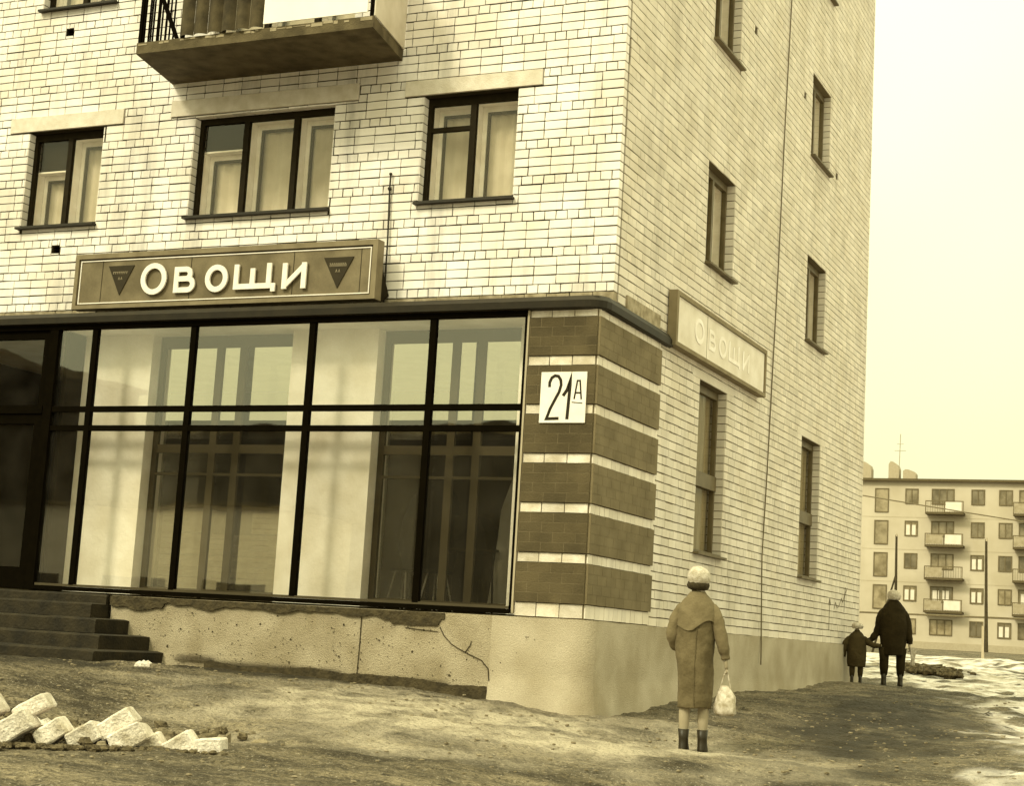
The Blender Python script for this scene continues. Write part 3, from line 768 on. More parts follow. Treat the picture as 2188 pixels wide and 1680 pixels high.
for i in range(5):
    a, b = xs[i] + (.036 if i else 0), xs[i + 1] - (.036 if i < 4 else 0)
    for z0, z1 in ((3.02, 3.085), (2.80, 2.862)):
        m_ = MB(); mbox(m_, SP, a, b, z0, z1, -.055, -.002); m_.build('transom', M['metal'], SF)
    for z0, z1 in ((1.03, 2.80), (2.862, 3.02), (3.085, 4.0)):
        g = MB(); g.quad(*[SP(u, z, -.03) for u, z in ((a, z0), (b, z0), (b, z1), (a, z1))]); g.build('pane', M['shopglass'], SF)
# doors of the entrance
for a, b in ((-7.85, -6.95), (-8.8, -7.87), (-9.4, -8.82)):
    d = bpy.data.objects.new('door', None); COL.objects.link(d); d.parent = SF
    f = MB()
    t_ = .11
    mbox(f, SP, a, a + t_, .96, 3.0, -.08, -.02); mbox(f, SP, b - t_, b, .96, 3.0, -.08, -.02)
    mbox(f, SP, a + t_, b - t_, .96, 1.2, -.08, -.02); mbox(f, SP, a + t_, b - t_, 2.88, 3.0, -.08, -.02)
    mbox(f, SP, a, b, 3.003, 3.1, -.1, 0); mbox(f, SP, a, a + .08, 3.1, 4.0, -.08, -.02); mbox(f, SP, b - .08, b, 3.1, 4.0, -.08, -.02)
    mbox(f, SP, a + .08, b - .08, 3.9, 4.0, -.08, -.02)
    f.build('frame', M['metal'], d)
    g = MB(); g.quad(*[SP(u, z, -.05) for u, z in ((a + t_, 1.2), (b - t_, 1.2), (b - t_, 2.88), (a + t_, 2.88))])
    g.quad(*[SP(u, z, -.05) for u, z in ((a + .08, 3.1), (b - .08, 3.1), (b - .08, 3.9), (a + .08, 3.9))]); g.build('pane', M['glass'], d)
    g = MB(); mbox(g, SP, a + .2, a + .235, 1.7, 2.5, -.02, .0); g.tube([SP(a + .07, 1.75, .0), SP(a + .2, 1.85, .05), SP(a + .32, 2.15, .07), SP(a + .2, 2.45, .05), SP(a + .07, 2.5, .0)], .014, 6); g.build('handle', M['metal'], d)
# interior behind the glass
IN = bpy.data.objects.new('shop_interior', None); COL.objects.link(IN); IN.parent = BLK
m_ = MB(); m_.box(-9.5, -.35, -.36, 4.2, .85, .95); m_.build('floor', M['shopwall'], IN)
m_ = MB(); m_.box(-9.5, -.35, -.36, 4.2, 4.0, 4.045); m_.build('ceiling', M['white'], IN)
m_ = MB(); m_.box(-9.5, -.35, 4.2, 4.3, .95, 4.0); m_.build('back_wall', M['shopwall'], IN)
m_ = MB(); m_.box(-.44, -.35, .5, 4.2, .95, 4.0); m_.box(-9.6, -9.5, -.3, 4.3, .95, 4.0); m_.build('end_wall', M['shopwall'], IN)
for a, b in ((-6.74, -5.76), (-3.84, -2.74), (-1.02, -.35)):
    m_ = MB(); m_.box(a, b, .0, .42, .95, 4.0); m_.build('pillar', M['white'], IN)
m_ = MB(); m_.box(-6.80, -6.745, -.3, .42, .95, 4.0); m_.build('vestibule_wall', M['frame'], IN)
for a, b, m1, m2 in ((-5.76, -3.84, -4.92, -4.60), (-2.74, -1.02, -1.86, -1.55)):
    w = bpy.data.objects.new('inner_window', None); COL.objects.link(w); w.parent = IN
    f = MB(); IP = front(.16)
    mbox(f, IP, a + .003, b - .003, 3.86, 3.997, -.05, 0); mbox(f, IP, a + .003, a + .07, .97, 3.86, -.05, 0); mbox(f, IP, b - .07, b - .003, .97, 3.86, -.05, 0)
    for m0 in (m1, m2): mbox(f, IP, m0 - .045, m0 + .045, .97, 3.86, -.05, -.002)
    for z0, z1 in ((2.62, 2.72), (2.36, 2.39)): mbox(f, IP, a + .07, b - .07, z0, z1, -.045, -.004)
    mbox(f, IP, a + .07, b - .07, .97, 1.06, -.05, -.001)
    f.build('frame', M['innerframe'], w)
    g = MB(); g.quad(*[IP(u, z, -.025) for u, z in ((a + .07, 1.06), (b - .07, 1.06), (b - .07, 3.86), (a + .07, 3.86))]); g.build('pane', M['innerglass'], w)
# ------------------------------------------------------------------ things in the shop
def crate(x, y, z, rz, label):
    c = thing('crate', (x, y, z), label, 'crate', 'slatted vegetable crates behind the shop glass', rz=rz)
    for i in range(4):
        s_ = MB(); s_.box(-.29, .29, -.2, -.188, .008 + i * .062, .056 + i * .062, tone=random.random()); s_.build('slat', M['crate'], c)
    s_ = MB(); s_.box(-.29, .29, .188, .2, .005, .25); s_.box(-.29, -.278, -.187, .187, .005, .25); s_.box(.278, .29, -.187, .187, .005, .25); s_.box(-.277, .277, -.187, .187, .005, .015); s_.build('crate_body', M['crate'], c)
    return c
stack = [(-5.42, .62, 0), (-4.80, .66, .03), (-4.18, .62, -.02)]
nm = ['left', 'middle', 'right']; lv = ['bottom', 'second', 'third', 'topmost']
for i, (x, y, r) in enumerate(stack):
    for k in range(4 if i != 1 else 3):
        crate(x + random.uniform(-.015, .015), y, .952 + k * .255, r, 'pale slatted crate, %s in the %s stack behind the left inner shop window' % (lv[k], nm[i]))
t = thing('table', (-1.9, .95, .95), 'thin legged table behind the right hand shop pane beside the striped pier', 'table')
m_ = MB(); m_.box(-.55, .42, -.3, .3, .68, .705); m_.build('tabletop', M['wood'], t)
for sx, sy in ((-.5, -.25), (.37, -.25), (-.5, .25), (.37, .25)):
    m_ = MB(); m_.tube([(sx, sy, .68), (sx * 1.12, sy * 1.1, 0)], .012, 6); m_.build('leg', M['metal'], t)
bx = thing('box', (-1.85, .9, 1.656), 'black box standing on the table behind the right hand shop pane', 'box')
m_ = MB(); m_.loft([[(-.2, -.18, 0), (.24, -.18, 0), (.24, .18, 0), (-.2, .18, 0)], [(-.2, -.18, .2), (.2, -.18, .2), (.2, .18, .2), (-.2, .18, .2)], [(-.18, -.16, .36), (.1, -.16, .36), (.1, .16, .36), (-.18, .16, .36)]]); m_.build('body', M['black'], bx)
m_ = MB(); m_.box(-.12, .06, -.19, -.182, .08, .16); m_.build('dial', M['frame'], bx)
for k, (x, lb) in enumerate(((-2.55, 'stool with pale splayed legs, left of the last dark mullion'), (-2.15, 'stool with pale splayed legs, right behind the last dark mullion'))):
    t = thing('stool', (x, .62, .95), lb, 'stool', 'stools behind the right hand shop window')
    m_ = MB(); m_.tube([(0, 0, .42), (0, 0, .45)], .17, 16); m_.build('seat', M['metal'], t)
    for a in range(4):
        q = a * math.pi / 2 + .6; m_ = MB(); m_.tube([(.1 * math.cos(q), .1 * math.sin(q), .42), (.2 * math.cos(q), .2 * math.sin(q), 0)], .011, 6); m_.build('leg', M['light_metal'], t)
cw = thing('coat', (-2.35, .8, .95), 'dark coat heaped over a stand behind the right hand shop pane', 'coat')
m_ = MB(); rings = []
for z, rx, ry, cx in ((.45, .30, .2, 0), (.7, .36, .24, -.02), (1.0, .33, .24, .0), (1.25, .26, .2, .03), (1.42, .13, .12, .05), (1.5, .05, .05, .05)):
    rings.append([(cx + rx * math.cos(a / 20 * 6.283) * (1 + .08 * math.sin(a * 1.9 + z * 5)), ry * math.sin(a / 20 * 6.283), z) for a in range(20)])
m_.loft(rings); m_.build('cloth', M['coat2'], cw, smooth=True)
m_ = MB(); m_.tube([(0, 0, 0), (.02, 0, 1.3)], .02, 8); m_.build('stand', M['metal'], cw)

# ------------------------------------------------------------------ entrance steps
st = thing('entrance_steps', (-6.5, -.5, .2), 'dark worn concrete steps climbing to the shop door', 'steps')
for i, (z, y, xe) in enumerate(((.345, -1.70, -4.86), (.50, -1.38, -5.06), (.665, -1.08, -5.36), (.83, -.80, -5.66), (.935, -.52, -5.68))):
    lo = .02 if i == 0 else z - .16
    v = MB(); xw = -12.0; NX = 90; ring = []
    y1 = -.47 if i == 0 else -.47 + 0
    def prof(x, top):
        return [(x, -.47, lo), (x, y + .0, lo), (x, y + .0, top - .02), (x, y + .015, top), (x, -.47, top)]
    rings = []
    for q in range(NX + 1):
        x = xw + (xe - xw) * q / NX; ch = noise.noise(Vector((x * 3, i * 5, 0))) * .008 + noise.noise(Vector((x * 12, i * 5, 3))) * .006
        rings.append([(a + 6.5, b + .5 + (ch if b < -.48 else 0), c - .2 + (ch if c > z - .03 else 0)) for a, b, c in prof(x, z - (.0 if q < NX else .01))])
    v.loft(rings); v.build('step', M['step'], st)
lip = MB()
lip.build('lip', M['step'], st) if False else None

# ------------------------------------------------------------------ signs
def letter(kind, u, z, w, h, s, mp, d0, d1, mb):
    """Cyrillic capitals built from strokes: lower left corner u,z, width w, height h, stroke s"""
    if kind == 'O':
        pts = [(u + w / 2 + (w - s) / 2 * math.cos(a / 28 * 6.2832), z + h / 2 + (h - s) / 2 * math.sin(a / 28 * 6.2832)) for a in range(28)]
        mb.ribbon(pts, s, mp, d0, d1, closed=True)
    elif kind == 'V':      # the letter В
        def loop(z0, z1, ww):
            r = (z1 - z0) / 2; cx = u + ww - r; c = (z0 + z1) / 2
            return [(u + s * .5, z1)] + [(cx + r * math.cos(a), c + r * math.sin(a)) for a in [math.pi / 2 - k * math.pi / 10 for k in range(11)]] + [(u + s * .5, z0)]
        mb.ribbon([(u + s / 2, z), (u + s / 2, z + h)], s, mp, d0, d1)
        mb.ribbon(loop(z + h * .53, z + h - s / 2, w * .86 - s / 2), s, mp, d0, d1 - .001); mb.ribbon(loop(z + s / 2, z + h * .53, w - s / 2), s, mp, d0, d1 - .002)
    elif kind == 'Sch':    # the letter Щ
        mb.ribbon([(u + s / 2, z + h), (u + s / 2, z + s / 2), (u + w * .90 - s / 2, z + s / 2), (u + w * .90 - s / 2, z + h)], s, mp, d0, d1)
        mb.ribbon([(u + w * .45, z + s * .5), (u + w * .45, z + h * .82)], s, mp, d0, d1 - .001)
        mb.ribbon([(u + w * .86, z + s / 2), (u + w - s * .4, z + s / 2), (u + w - s * .4, z - s * .6)], s * .9, mp, d0, d1 - .002)
    elif kind == 'I':      # the letter И
        mb.ribbon([(u + s / 2, z), (u + s / 2, z + h)], s, mp, d0, d1); mb.ribbon([(u + w - s / 2, z), (u + w - s / 2, z + h)], s, mp, d0, d1 - .001)
        mb.ribbon([(u + s * .6, z + h * .12), (u + w - s * .6, z + h * .88)], s * .9, mp, d0, d1 - .002)
sg = thing('shop_sign', (-4.7, -.3, 4.6), 'long grey sign with raised white letters ОВОЩИ over the shop front', 'sign')
OX, OY, OZ = 4.7, .3, -4.6
def local(mp): return lambda u, z, d: tuple(Vector(mp(u, z, d)) + Vector((OX, OY, OZ)))
SG = local(front(-.3))
m_ = MB(); mbox(m_, SG, -6.71, -2.69, 4.31, 4.86, -.09, -.004); m_.build('board', M['signboard'], sg)
m_ = MB(); mbox(m_, SG, -6.75, -2.65, 4.87, 4.93, -.12, .022); mbox(m_, SG, -6.75, -2.65, 4.265, 4.31, -.12, .022)
mbox(m_, SG, -6.75, -6.70, 4.31, 4.87, -.12, .022); mbox(m_, SG, -2.71, -2.65, 4.31, 4.87, -.12, .022); m_.build('rim', M['signrim'], sg)
m_ = MB(); m_.ribbon([(-6.675, 4.335), (-2.74, 4.335), (-2.74, 4.845), (-6.675, 4.845)], .011, SG, -.004, .006, closed=True); m_.build('border_line', M['letter'], sg)
for uu in (-6.36, -5.1, -3.72, -2.86):
    m_ = MB(); mbox(m_, SG, uu - .003, uu + .003, 4.345, 4.84, -.004, .0); m_.build('board_joint', M['signdark'], sg)
for kind, u, z, w, h in (('O', -5.77, 4.405, .36, .375), ('V', -5.30, 4.415, .29, .305), ('O', -4.87, 4.405, .305, .32), ('Sch', -4.48, 4.425, .55, .29), ('I', -3.84, 4.41, .31, .295)):
    m_ = MB(); letter(kind, u, z, w, h, .062, SG, .012, .035, m_); m_.build('letter', M['letter'], sg)
for u0, u1, zt, zb in ((-6.27, -5.90, 4.775, 4.42), (-3.33, -2.95, 4.75, 4.40)):
    m_ = MB(); c = (u0 + u1) / 2
    vs = [SG(u0, zt, .006), SG(u1, zt, .006), SG(c, zb, .006), SG(u0, zt, -.003), SG(u1, zt, -.003), SG(c, zb, -.003)]
    m_.add(vs, [(0, 1, 2), (3, 4, 5), (0, 1, 4, 3), (1, 2, 5, 4), (2, 0, 3, 5)]); e = m_.build('emblem', M['signdark'], sg)
    m_ = MB(); x = c - .105                              # small print, too faint to read
    while x < c + .10:
        if u0 > -4:
            m_.ribbon([(x, zt - .105), (x, zt - .065), (x + .014, zt - .08), (x + .014, zt - .105)], .005, SG, .006, .008)
        else: m_.ribbon([(x, zt - .10), (x, zt - .075), (x + .016, zt - .075)], .006, SG, .006, .008)
        x += .027
    for q in (-.03, 0.005): m_.ribbon([(c + q, zt - .17), (c + q + .01, zt - .14), (c + q + .02, zt - .17)], .005, SG, .006, .008)
    m_.build('small_print', M['concrete'], e)
for uu in (-6.5, -4.6, -2.655):
    m_ = MB(); m_.add([SG(uu - .006, 4.62, -.12), SG(uu - .006, 4.25, -.12), SG(uu - .006, 4.36, -.298), SG(uu + .006, 4.62, -.12), SG(uu + .006, 4.25, -.12), SG(uu + .006, 4.36, -.298)], [(0, 1, 2), (3, 4, 5), (0, 1, 4, 3), (1, 2, 5, 4), (2, 0, 3, 5)]); m_.build('brace', M['frame'], sg)
for uu in (-5.95, -3.0):
    m_ = MB(); mbox(m_, SG, uu, uu + .08, 4.93, 4.945, -.1, .0); m_.build('clip', M['metal'], sg)

pl = thing('house_number_plate', (-.32, -.43, 3.14), 'white square house number plate reading 21A on the striped pier', 'sign')
OX, OY, OZ = .32, .43, -3.14
NP = local(front(-.424))
m_ = MB(); mbox(m_, NP, -.575, -.078, 2.885, 3.405, .0, .014); m_.build('plate', M['letter'], pl)
def numeral(polys, w):
    m_ = MB()
    for i, q in enumerate(polys): m_.ribbon(q, w, NP, .0138, .0152 + .0003 * i)
    m_.build('numeral', M['black'], pl)
px = lambda x, y: (-.575 + (x - 1143) / (1388 - 1143) * .5, 3.405 - (y - 452) / 260 * .52)
numeral([[px(1190, 530), px(1190, 505), px(1200, 482), px(1217, 471), px(1236, 475), px(1249, 495), px(1252, 520), px(1243, 555), px(1225, 590), px(1200, 640), px(1182, 692), px(1248, 690)]], .031)
numeral([[px(1265, 575), px(1285, 545), px(1304, 468), px(1300, 520), px(1292, 695)]], .034)
numeral([[px(1325, 592), px(1338, 498), px(1352, 498), px(1363, 594)], [px(1330, 560), px(1359, 560)]], .017)
numeral([[px(1313, 608), px(1370, 613)]], .010)

ss = thing('shop_sign', (.1, 3.3, 4.35), 'pale faded sign with tan rim and faint white letters on the side wall', 'sign')
OX, OY, OZ = -.1, -3.3, -4.35
SS = local(side(0.0))
m_ = MB(); mbox(m_, SS, 1.77, 5.44, 4.135, 4.665, .01, .095); m_.build('board', M['sidesign'], ss)
m_ = MB(); mbox(m_, SS, 1.70, 5.50, 4.667, 4.72, .01, .115); mbox(m_, SS, 1.70, 5.50, 4.085, 4.133, .01, .115); mbox(m_, SS, 1.70, 1.768, 4.133, 4.667, .01, .115); mbox(m_, SS, 5.442, 5.50, 4.133, 4.667, .01, .115); m_.build('rim', M['siderim'], ss)
m_ = MB(); mbox(m_, SS, 2.90, 2.91, 4.14, 4.66, .095, .097); m_.build('board_joint', M['siderim'], ss)
for kind, u, z, w, h in (('O', 2.42, 4.26, .36, .30), ('V', 2.98, 4.27, .27, .25), ('O', 3.38, 4.26, .32, .27), ('Sch', 3.80, 4.28, .50, .25), ('I', 4.42, 4.27, .30, .25)):
    m_ = MB(); letter(kind, u, z, w, h, .05, SS, .096, .102, m_); m_.build('letter', M['sideletter'], ss)

# ------------------------------------------------------------------ cables on the walls, chalk
m_ = MB(); m_.tube([(.02, 6.62, 12.4), (.02, 6.47, 9.92), (.018, 6.35, 8), (.02, 6.25, 6), (.017, 6.15, 4.5), (.02, 6.05, 3.2), (.022, 5.93, 2.0), (.07, 5.84, 1.1), (.09, 5.80, .85), (.10, 5.78, .56)], .009, 6)
tag(m_.build('cable', M['frame_side']), 'thin cable running down the side wall between the two window columns', 'cable')
rd = thing('cable_rod', (-2.71, -.03, 4.2), 'thin dark rod standing on the wall right of the large shop sign', 'rod')
m_ = MB(); m_.tube([(0.02, 0, 0), (.01, 0, .8), (-.01, .0, 1.38), (-.01, 0, 1.54)], .011, 6); m_.build('rod', M['tin'], rd)
m_ = MB(); m_.ball((-.01, 0, 1.38), .025, 8); m_.ball((-.01, 0, 1.55), .02, 8); m_.build('knob', M['tin'], rd)
m_ = MB(); SD = side(0.004)
m_.ribbon([(9.99, 1.60), (9.985, 1.38), (9.98, 1.13)], .009, SD, .0, .004)
m_.ribbon([(10.3, 1.47), (10.38, 1.58), (10.5, 1.50), (10.62, 1.52), (10.8, 1.66), (10.9, 1.60), (11.02, 1.72), (11.2, 1.84)], .009, SD, .0, .0045); m_.ribbon([(11.0, 1.45), (11.05, 1.85)], .009, SD, .0, .005); m_.ribbon([(9.93, 1.52), (9.99, 1.62), (10.06, 1.52)], .009, SD, .0, .005)
sc = m_.build('scrawl', M['frame_side'], wall_s)

# ------------------------------------------------------------------ curb blocks and rubble
def block(c, L, H, W, ang, rz, label, nme='curb_block'):
    o = MB(); rs_ = 6; jit = .006
    bm = bmesh.new(); bmesh.ops.create_cube(bm, size=1)
    bmesh.ops.scale(bm, vec=(L, W, H), verts=bm.verts)
    bmesh.ops.bevel(bm, geom=bm.edges[:], offset=.012, segments=1, affect='EDGES')
    bmesh.ops.subdivide_edges(bm, edges=[e for e in bm.edges if e.calc_length() > .05], cuts=3, use_grid_fill=True)
    k1, k2 = random.choice((-1, 1)), random.uniform(.02, .07)
    for v in bm.verts:
        v.co += noise.noise_vector(v.co * 14 + Vector((c[0] * 9, 0, 0))) * jit
        e_ = v.co.x / L * k1 + v.co.z / H + (v.co.y / W) * .3
        if e_ > .95 - k2 * 4: v.co.z -= (e_ - .95 + k2 * 4) * H * .5; v.co.x -= k1 * (e_ - .95 + k2 * 4) * L * .12
        v.co.x *= 1 - .10 * (v.co.z / H + .5)
    me = bpy.data.meshes.new(nme); bm.to_mesh(me); bm.free(); me.materials.append(M['curb'])
    ob = link(nme, me); ob.location = c; ob.rotation_euler = (0, -ang, rz)
    return tag(ob, label, 'curb block', 'white curb blocks tilted in a row in the mud')
quads = [((-2.50, -5.84), .02, 'whole pale block at the far left edge, cut off by the frame'), ((-2.27, -5.62), .045, 'upper pale block in the rear row at the left'), ((-2.28, -5.78), -.085, 'broad pale block, second from the left'),
         ((-2.07, -5.62), -.12, 'short pale block, third from the left beside loose rubble'), ((-1.84, -5.53), -.13, 'cracked pale block in the middle of the row'),
         ((-1.66, -5.40), -.03, 'tallest pale block leaning over the gap'), ((-1.54, -5.40), -.12, 'pale block with a dark knot hole at its top'),
         ((-1.43, -5.30), -.19, 'speckled grey block, second from the right end'), ((-1.21, -5.22), -.165, 'last tilted block at the right end of the row')]
sizes = [(.24, .16), (.30, .13), (.30, .17), (.26, .15), (.27, .16), (.31, .14), (.32, .17), (.25, .16), (.26, .17)]
for ((x, y), z, lb), (L, H) in zip(quads, sizes):
    block((x, y, z - .05), L * .93, H * .95, .24, math.radians(33 + random.uniform(-3, 3)), .43, lb)
block((-1.0, -5.16, -.205), .24, .13, .18, math.radians(4), .3, 'low broken lump lying past the right end of the tilted row', 'curb_block')
rb = MB()
for i in range(520):
    x = random.uniform(-3.6, -1.35); y = random.gauss(-4.95 + (x + 2.3) * .3, .30); r = random.uniform(.010, .050) * random.choice((1, 1, 1.5))
    rb.ball((x, y, terrain(x, y) + .02 + r * .4), r, 7, 0 if random.random() < .35 else 1, .9, (1.1, 1, .8))
tag(rb.build('rubble', [M['stone'], M['clod']]), 'small grey rubble and clods behind the tilted curb blocks', 'rubble', kind='stuff')
for i, (x, y, r, lb) in enumerate(((-2.75, -5.05, .13, 'large pale lump of broken plaster behind the curb row at the left'), (-2.95, -5.2, .09, 'pale broken stone at the left edge above the curb row'), (-1.95, -5.15, .055, 'small white stone just behind the middle of the curb row'),
                          (-1.1, -4.35, .05, 'small dark stone on the mud right of the curb row'), (-4.05, -1.95, .06, 'small pale stone at the foot of the lowest step'))):
    m_ = MB(); m_.ball((0, 0, 0), r, 10, 0, .6, (1.3, 1, .8)); o = m_.build('stone', M['curb'] if i != 3 else M['stone']); o.location = (x, y, terrain(x, y) + r * .3); tag(o, lb, 'stone')
gr = MB()
for i in range(1500):
    x = random.uniform(-5, 5); y = random.uniform(-8, 3) if x < -.2 or random.random() < .8 else random.uniform(-2, 10)
    if x < .3 and y > -.7: continue
    r = random.uniform(.006, .020); gr.ball((x, y, terrain(x, y) + r * .2), r, 5, 0, .5, (1.2, 1, .6))
tag(gr.build('gravel', M['stone']), 'loose grit scattered over the mud', 'gravel', kind='stuff')
cl = MB()
for i in range(520):
    x = random.uniform(-3.2, -.7); y = -5.93 + (x + 2.3) * .5 + random.gauss(0, .07); r = random.uniform(.010, .034)
    if x > -1.15 and random.random() < .8: continue
    cl.ball((x, y, terrain(x, y) + .005 + r * .2), r, 7, 0, .8, (1.2, 1, .8))
tag(cl.build('mud_clods', M['clod']), 'dark mud clods heaped against the tilted curb blocks', 'mud', kind='stuff')
# dark clods of dug earth on the slushy field
md = MB()
for i in range(46):
    t = random.random(); x = -.5 + 1.5 * t + random.uniform(-.15, .15); y = 19.0 - .6 * t + random.uniform(-.9, .9); r = random.uniform(.04, .17) * (1 - .4 * t)
    md.ball((x, y, terrain(x, y) + .08), r, 8, 0, .6, (1.3, 1, .8))
tag(md.build('dug_earth', M['clod']), 'dark heap of dug earth on the slushy field behind the walkers', 'earth heap', kind='stuff')

# ------------------------------------------------------------------ people
def ring(cx, cy, z, rx, ry, n=40, folds=0, ph=0, k=9):
    out = []
    for i in range(n):
        a = i / n * 2 * math.pi; f = 1 + folds * (math.sin(a * k + ph) * .6 + math.sin(a * (k * .6 + 1) + ph * 1.7) * .4)
        out.append((cx + rx * math.cos(a) * f, cy + ry * math.sin(a) * f, z))
    return out
def rumple(mb, amp, sc=7, seed=0):
    for i, v in enumerate(mb.v):
        q = noise.noise_vector(Vector((v[0] * sc + seed, v[1] * sc, v[2] * sc * .55))) * amp + noise.noise_vector(Vector((v[0] * sc * 2.5, v[1] * sc * 2.5 + seed, v[2] * sc * 1.6))) * amp * .5
        mb.v[i] = (v[0] + q.x, v[1] + q.y, v[2] + q.z * .6)
def dense(rings_):
    out = []
    for a, b in zip(rings_, rings_[1:]):
        for k in range(5): out.append([tuple(p[i] + (q[i] - p[i]) * k / 5 for i in range(3)) for p, q in zip(a, b)])
    return out + [rings_[-1]]
def dense_path(sl):
    out = []
    for (p, r0), (q, r1) in zip(sl, sl[1:]):
        for k in range(5): t = k / 5; out.append((tuple(p[i] + (q[i] - p[i]) * t for i in range(3)), r0 + (r1 - r0) * t + .0035 * math.sin(len(out) * 1.15)))
    return out + [sl[-1]]
def hand(mb, w, d, s=1.0, curl=.6):
    """palm at wrist point w pointing along d (down), five fingers curled forward"""
    w = Vector(w); d = Vector(d).normalized(); f = Vector((0, 1, 0)); sd_ = d.cross(f).normalized(); f = sd_.cross(d).normalized()
    mb.tube([w - d * .02 * s, w + d * .02 * s, w + d * .06 * s, w + d * .09 * s], [(.022 * s, .022 * s), (.02 * s, .034 * s), (.018 * s, .042 * s), (.014 * s, .038 * s)], 10)
    for i, L in enumerate((.055, .065, .06, .048)):
        o = w + d * .085 * s + f * (.03 - .02 * i) * s
        p1 = o + d * L * .5 * s; p2 = p1 + (d * .5 - sd_ * .8 * curl) * L * .4 * s; p3 = p2 + (-d * .2 - sd_ * .9 * curl) * L * .35 * s
        mb.tube([o, p1, p2, p3], [.0095 * s, .009 * s, .008 * s, .006 * s], 6)
    o = w + d * .03 * s + f * .035 * s
    mb.tube([o, o + (d * .6 + f * .6) * .03 * s, o + (d * .9 + f * .35) * .06 * s], [.012 * s, .010 * s, .007 * s], 6)
def body_mesh(joints, edges, root, name, m, parent):
    me = bpy.data.meshes.new(name); me.from_pydata([j[0] for j in joints], edges, []); me.materials.append(m)
    o = link(name, me, parent)
    sk = o.modifiers.new('skin', 'SKIN'); sk.use_smooth_shade = True
    for i, j in enumerate(joints):
        r = j[1]; me.skin_vertices[0].data[i].radius = r if hasattr(r, '__len__') else (r, r)
    me.skin_vertices[0].data[root].use_root = True
    o.modifiers.new('sub', 'SUBSURF').levels = 1; o.modifiers['sub'].render_levels = 1
    return o
def person(loc, rz, H, label, coat_m, hat_m, rings_, sl_r, sl_l, boots, hem, yoke=False, hair=True, scale=1.0, handr=True, handl=False, group=None, stock=None, hs=.94):
    """figure seen from behind, local +Y is the way it walks, +X its right; H = height"""
    P = thing('person', loc, label, 'person', group, rz=rz)
    k = H / 1.6
    hz = H - .135 * k                                   # head centre
    pass
    J = [((0, 0, .80 * k), .10 * k), ((0, 0, 1.0 * k), .09 * k), ((0, .0, 1.22 * k), .10 * k), ((0, .0, 1.33 * k), .055 * k), ((0, .015, 1.40 * k), .05 * k), ((0, .02, 1.455 * k), (.075 * k, .085 * k)), ((0, .015, 1.53 * k), (.07 * k, .08 * k)), ((0, .01, 1.575 * k), .04 * k),
         ((.08 * k, 0, .74 * k), .075 * k), ((boots[0][0], boots[0][1], .43 * k), .052 * k), ((boots[0][0], boots[0][1] - .01, .30 * k), .054 * k), ((boots[0][0], boots[0][1], .10 * k), .036 * k),
         ((-.08 * k, 0, .74 * k), .075 * k), ((boots[1][0], boots[1][1], .43 * k), .052 * k), ((boots[1][0], boots[1][1] - .01, .30 * k), .054 * k), ((boots[1][0], boots[1][1], .10 * k), .036 * k)]
    E_ = [(0, 1), (1, 2), (2, 3), (3, 4), (4, 5), (5, 6), (6, 7), (0, 8), (8, 9), (9, 10), (10, 11), (0, 12), (12, 13), (13, 14), (14, 15)]
    bi = len(J)
    for sl in (sl_r, sl_l):                              # arms inside the sleeves
        J.append((sl[0][0], .05 * k)); J.append((sl[len(sl) // 2][0], .036 * k)); J.append((sl[-1][0], .026 * k))
        E_ += [(2, bi), (bi, bi + 1), (bi + 1, bi + 2)]; bi += 3
    body_mesh(J, E_, 0, 'body', M['skin'], P)
    m_ = MB()                                            # face details on the far side of the head
    m_.tube([(0, .085 * k, 1.475 * k), (0, .112 * k, 1.448 * k), (0, .095 * k, 1.438 * k)], [.008 * k, .013 * k, .008 * k], 8)
    for s_ in (-1, 1): m_.ball((s_ * .078 * k, .01, 1.46 * k), .02 * k, 8, 0, 0, (.45, .8, 1.3)); m_.ball((s_ * .03 * k, .09 * k, 1.478 * k), .011 * k, 8)
    m_.box(-.022 * k, .022 * k, .088 * k, .094 * k, 1.41 * k, 1.417 * k)
    m_.build('face', M['skin'], P, smooth=True)
    c = MB(); c.loft(dense([ring(*r) for r in rings_])); rumple(c, .018 * k); cobj = c.build('coat', coat_m, P, smooth=True)
    for sl in (sl_r, sl_l):
        dp = dense_path(sl); s_ = MB(); s_.tube([p for p, r in dp], [r for p, r in dp], 16); rumple(s_, .012 * k, 9, 3); s_.build('sleeve', M['coat'] if coat_m is M['coat_low'] else coat_m, P, smooth=True)
    if stock:
        for bx_, by_ in boots:
            s_ = MB(); s_.tube([(bx_ * 1.05, by_, .62 * k), (bx_, by_, .43 * k), (bx_, by_ - .01, .30 * k), (bx_, by_, .17 * k)], [.09 * k, .074 * k, .072 * k, .055 * k], 12); s_.build('stocking', stock, P, smooth=True)
    # collar
    s_ = MB(); s_.loft([ring(0, .005, 1.30 * k, .085 * k, .075 * k, 20), ring(0, .005, 1.34 * k, .07 * k, .068 * k, 20), ring(0, .01, 1.375 * k, .072 * k, .07 * k, 20), ring(0, .01, 1.37 * k, .055 * k, .055 * k, 20)]); s_.build('collar', coat_m, P, smooth=True)
    # boots
    for bx_, by_ in boots:
        s_ = MB(); b = k
        s_.loft([ring(bx_, by_ - .005, .20 * b, .050 * b, .056 * b, 16), ring(bx_, by_, .12 * b, .042 * b, .048 * b, 16), ring(bx_, by_ + .02 * b, .07 * b, .043 * b, .075 * b, 16), ring(bx_, by_ + .045 * b, .035 * b, .045 * b, .115 * b, 16), ring(bx_, by_ + .045 * b, .0, .045 * b, .118 * b, 16)])
        bo = s_.build('boot', M['boot'], P, smooth=True)
        s_ = MB(); s_.box(bx_ - .03 * b, bx_ + .03 * b, by_ - .065 * b, by_ - .012 * b, -.012, .0); s_.build('heel', M['black'], bo)
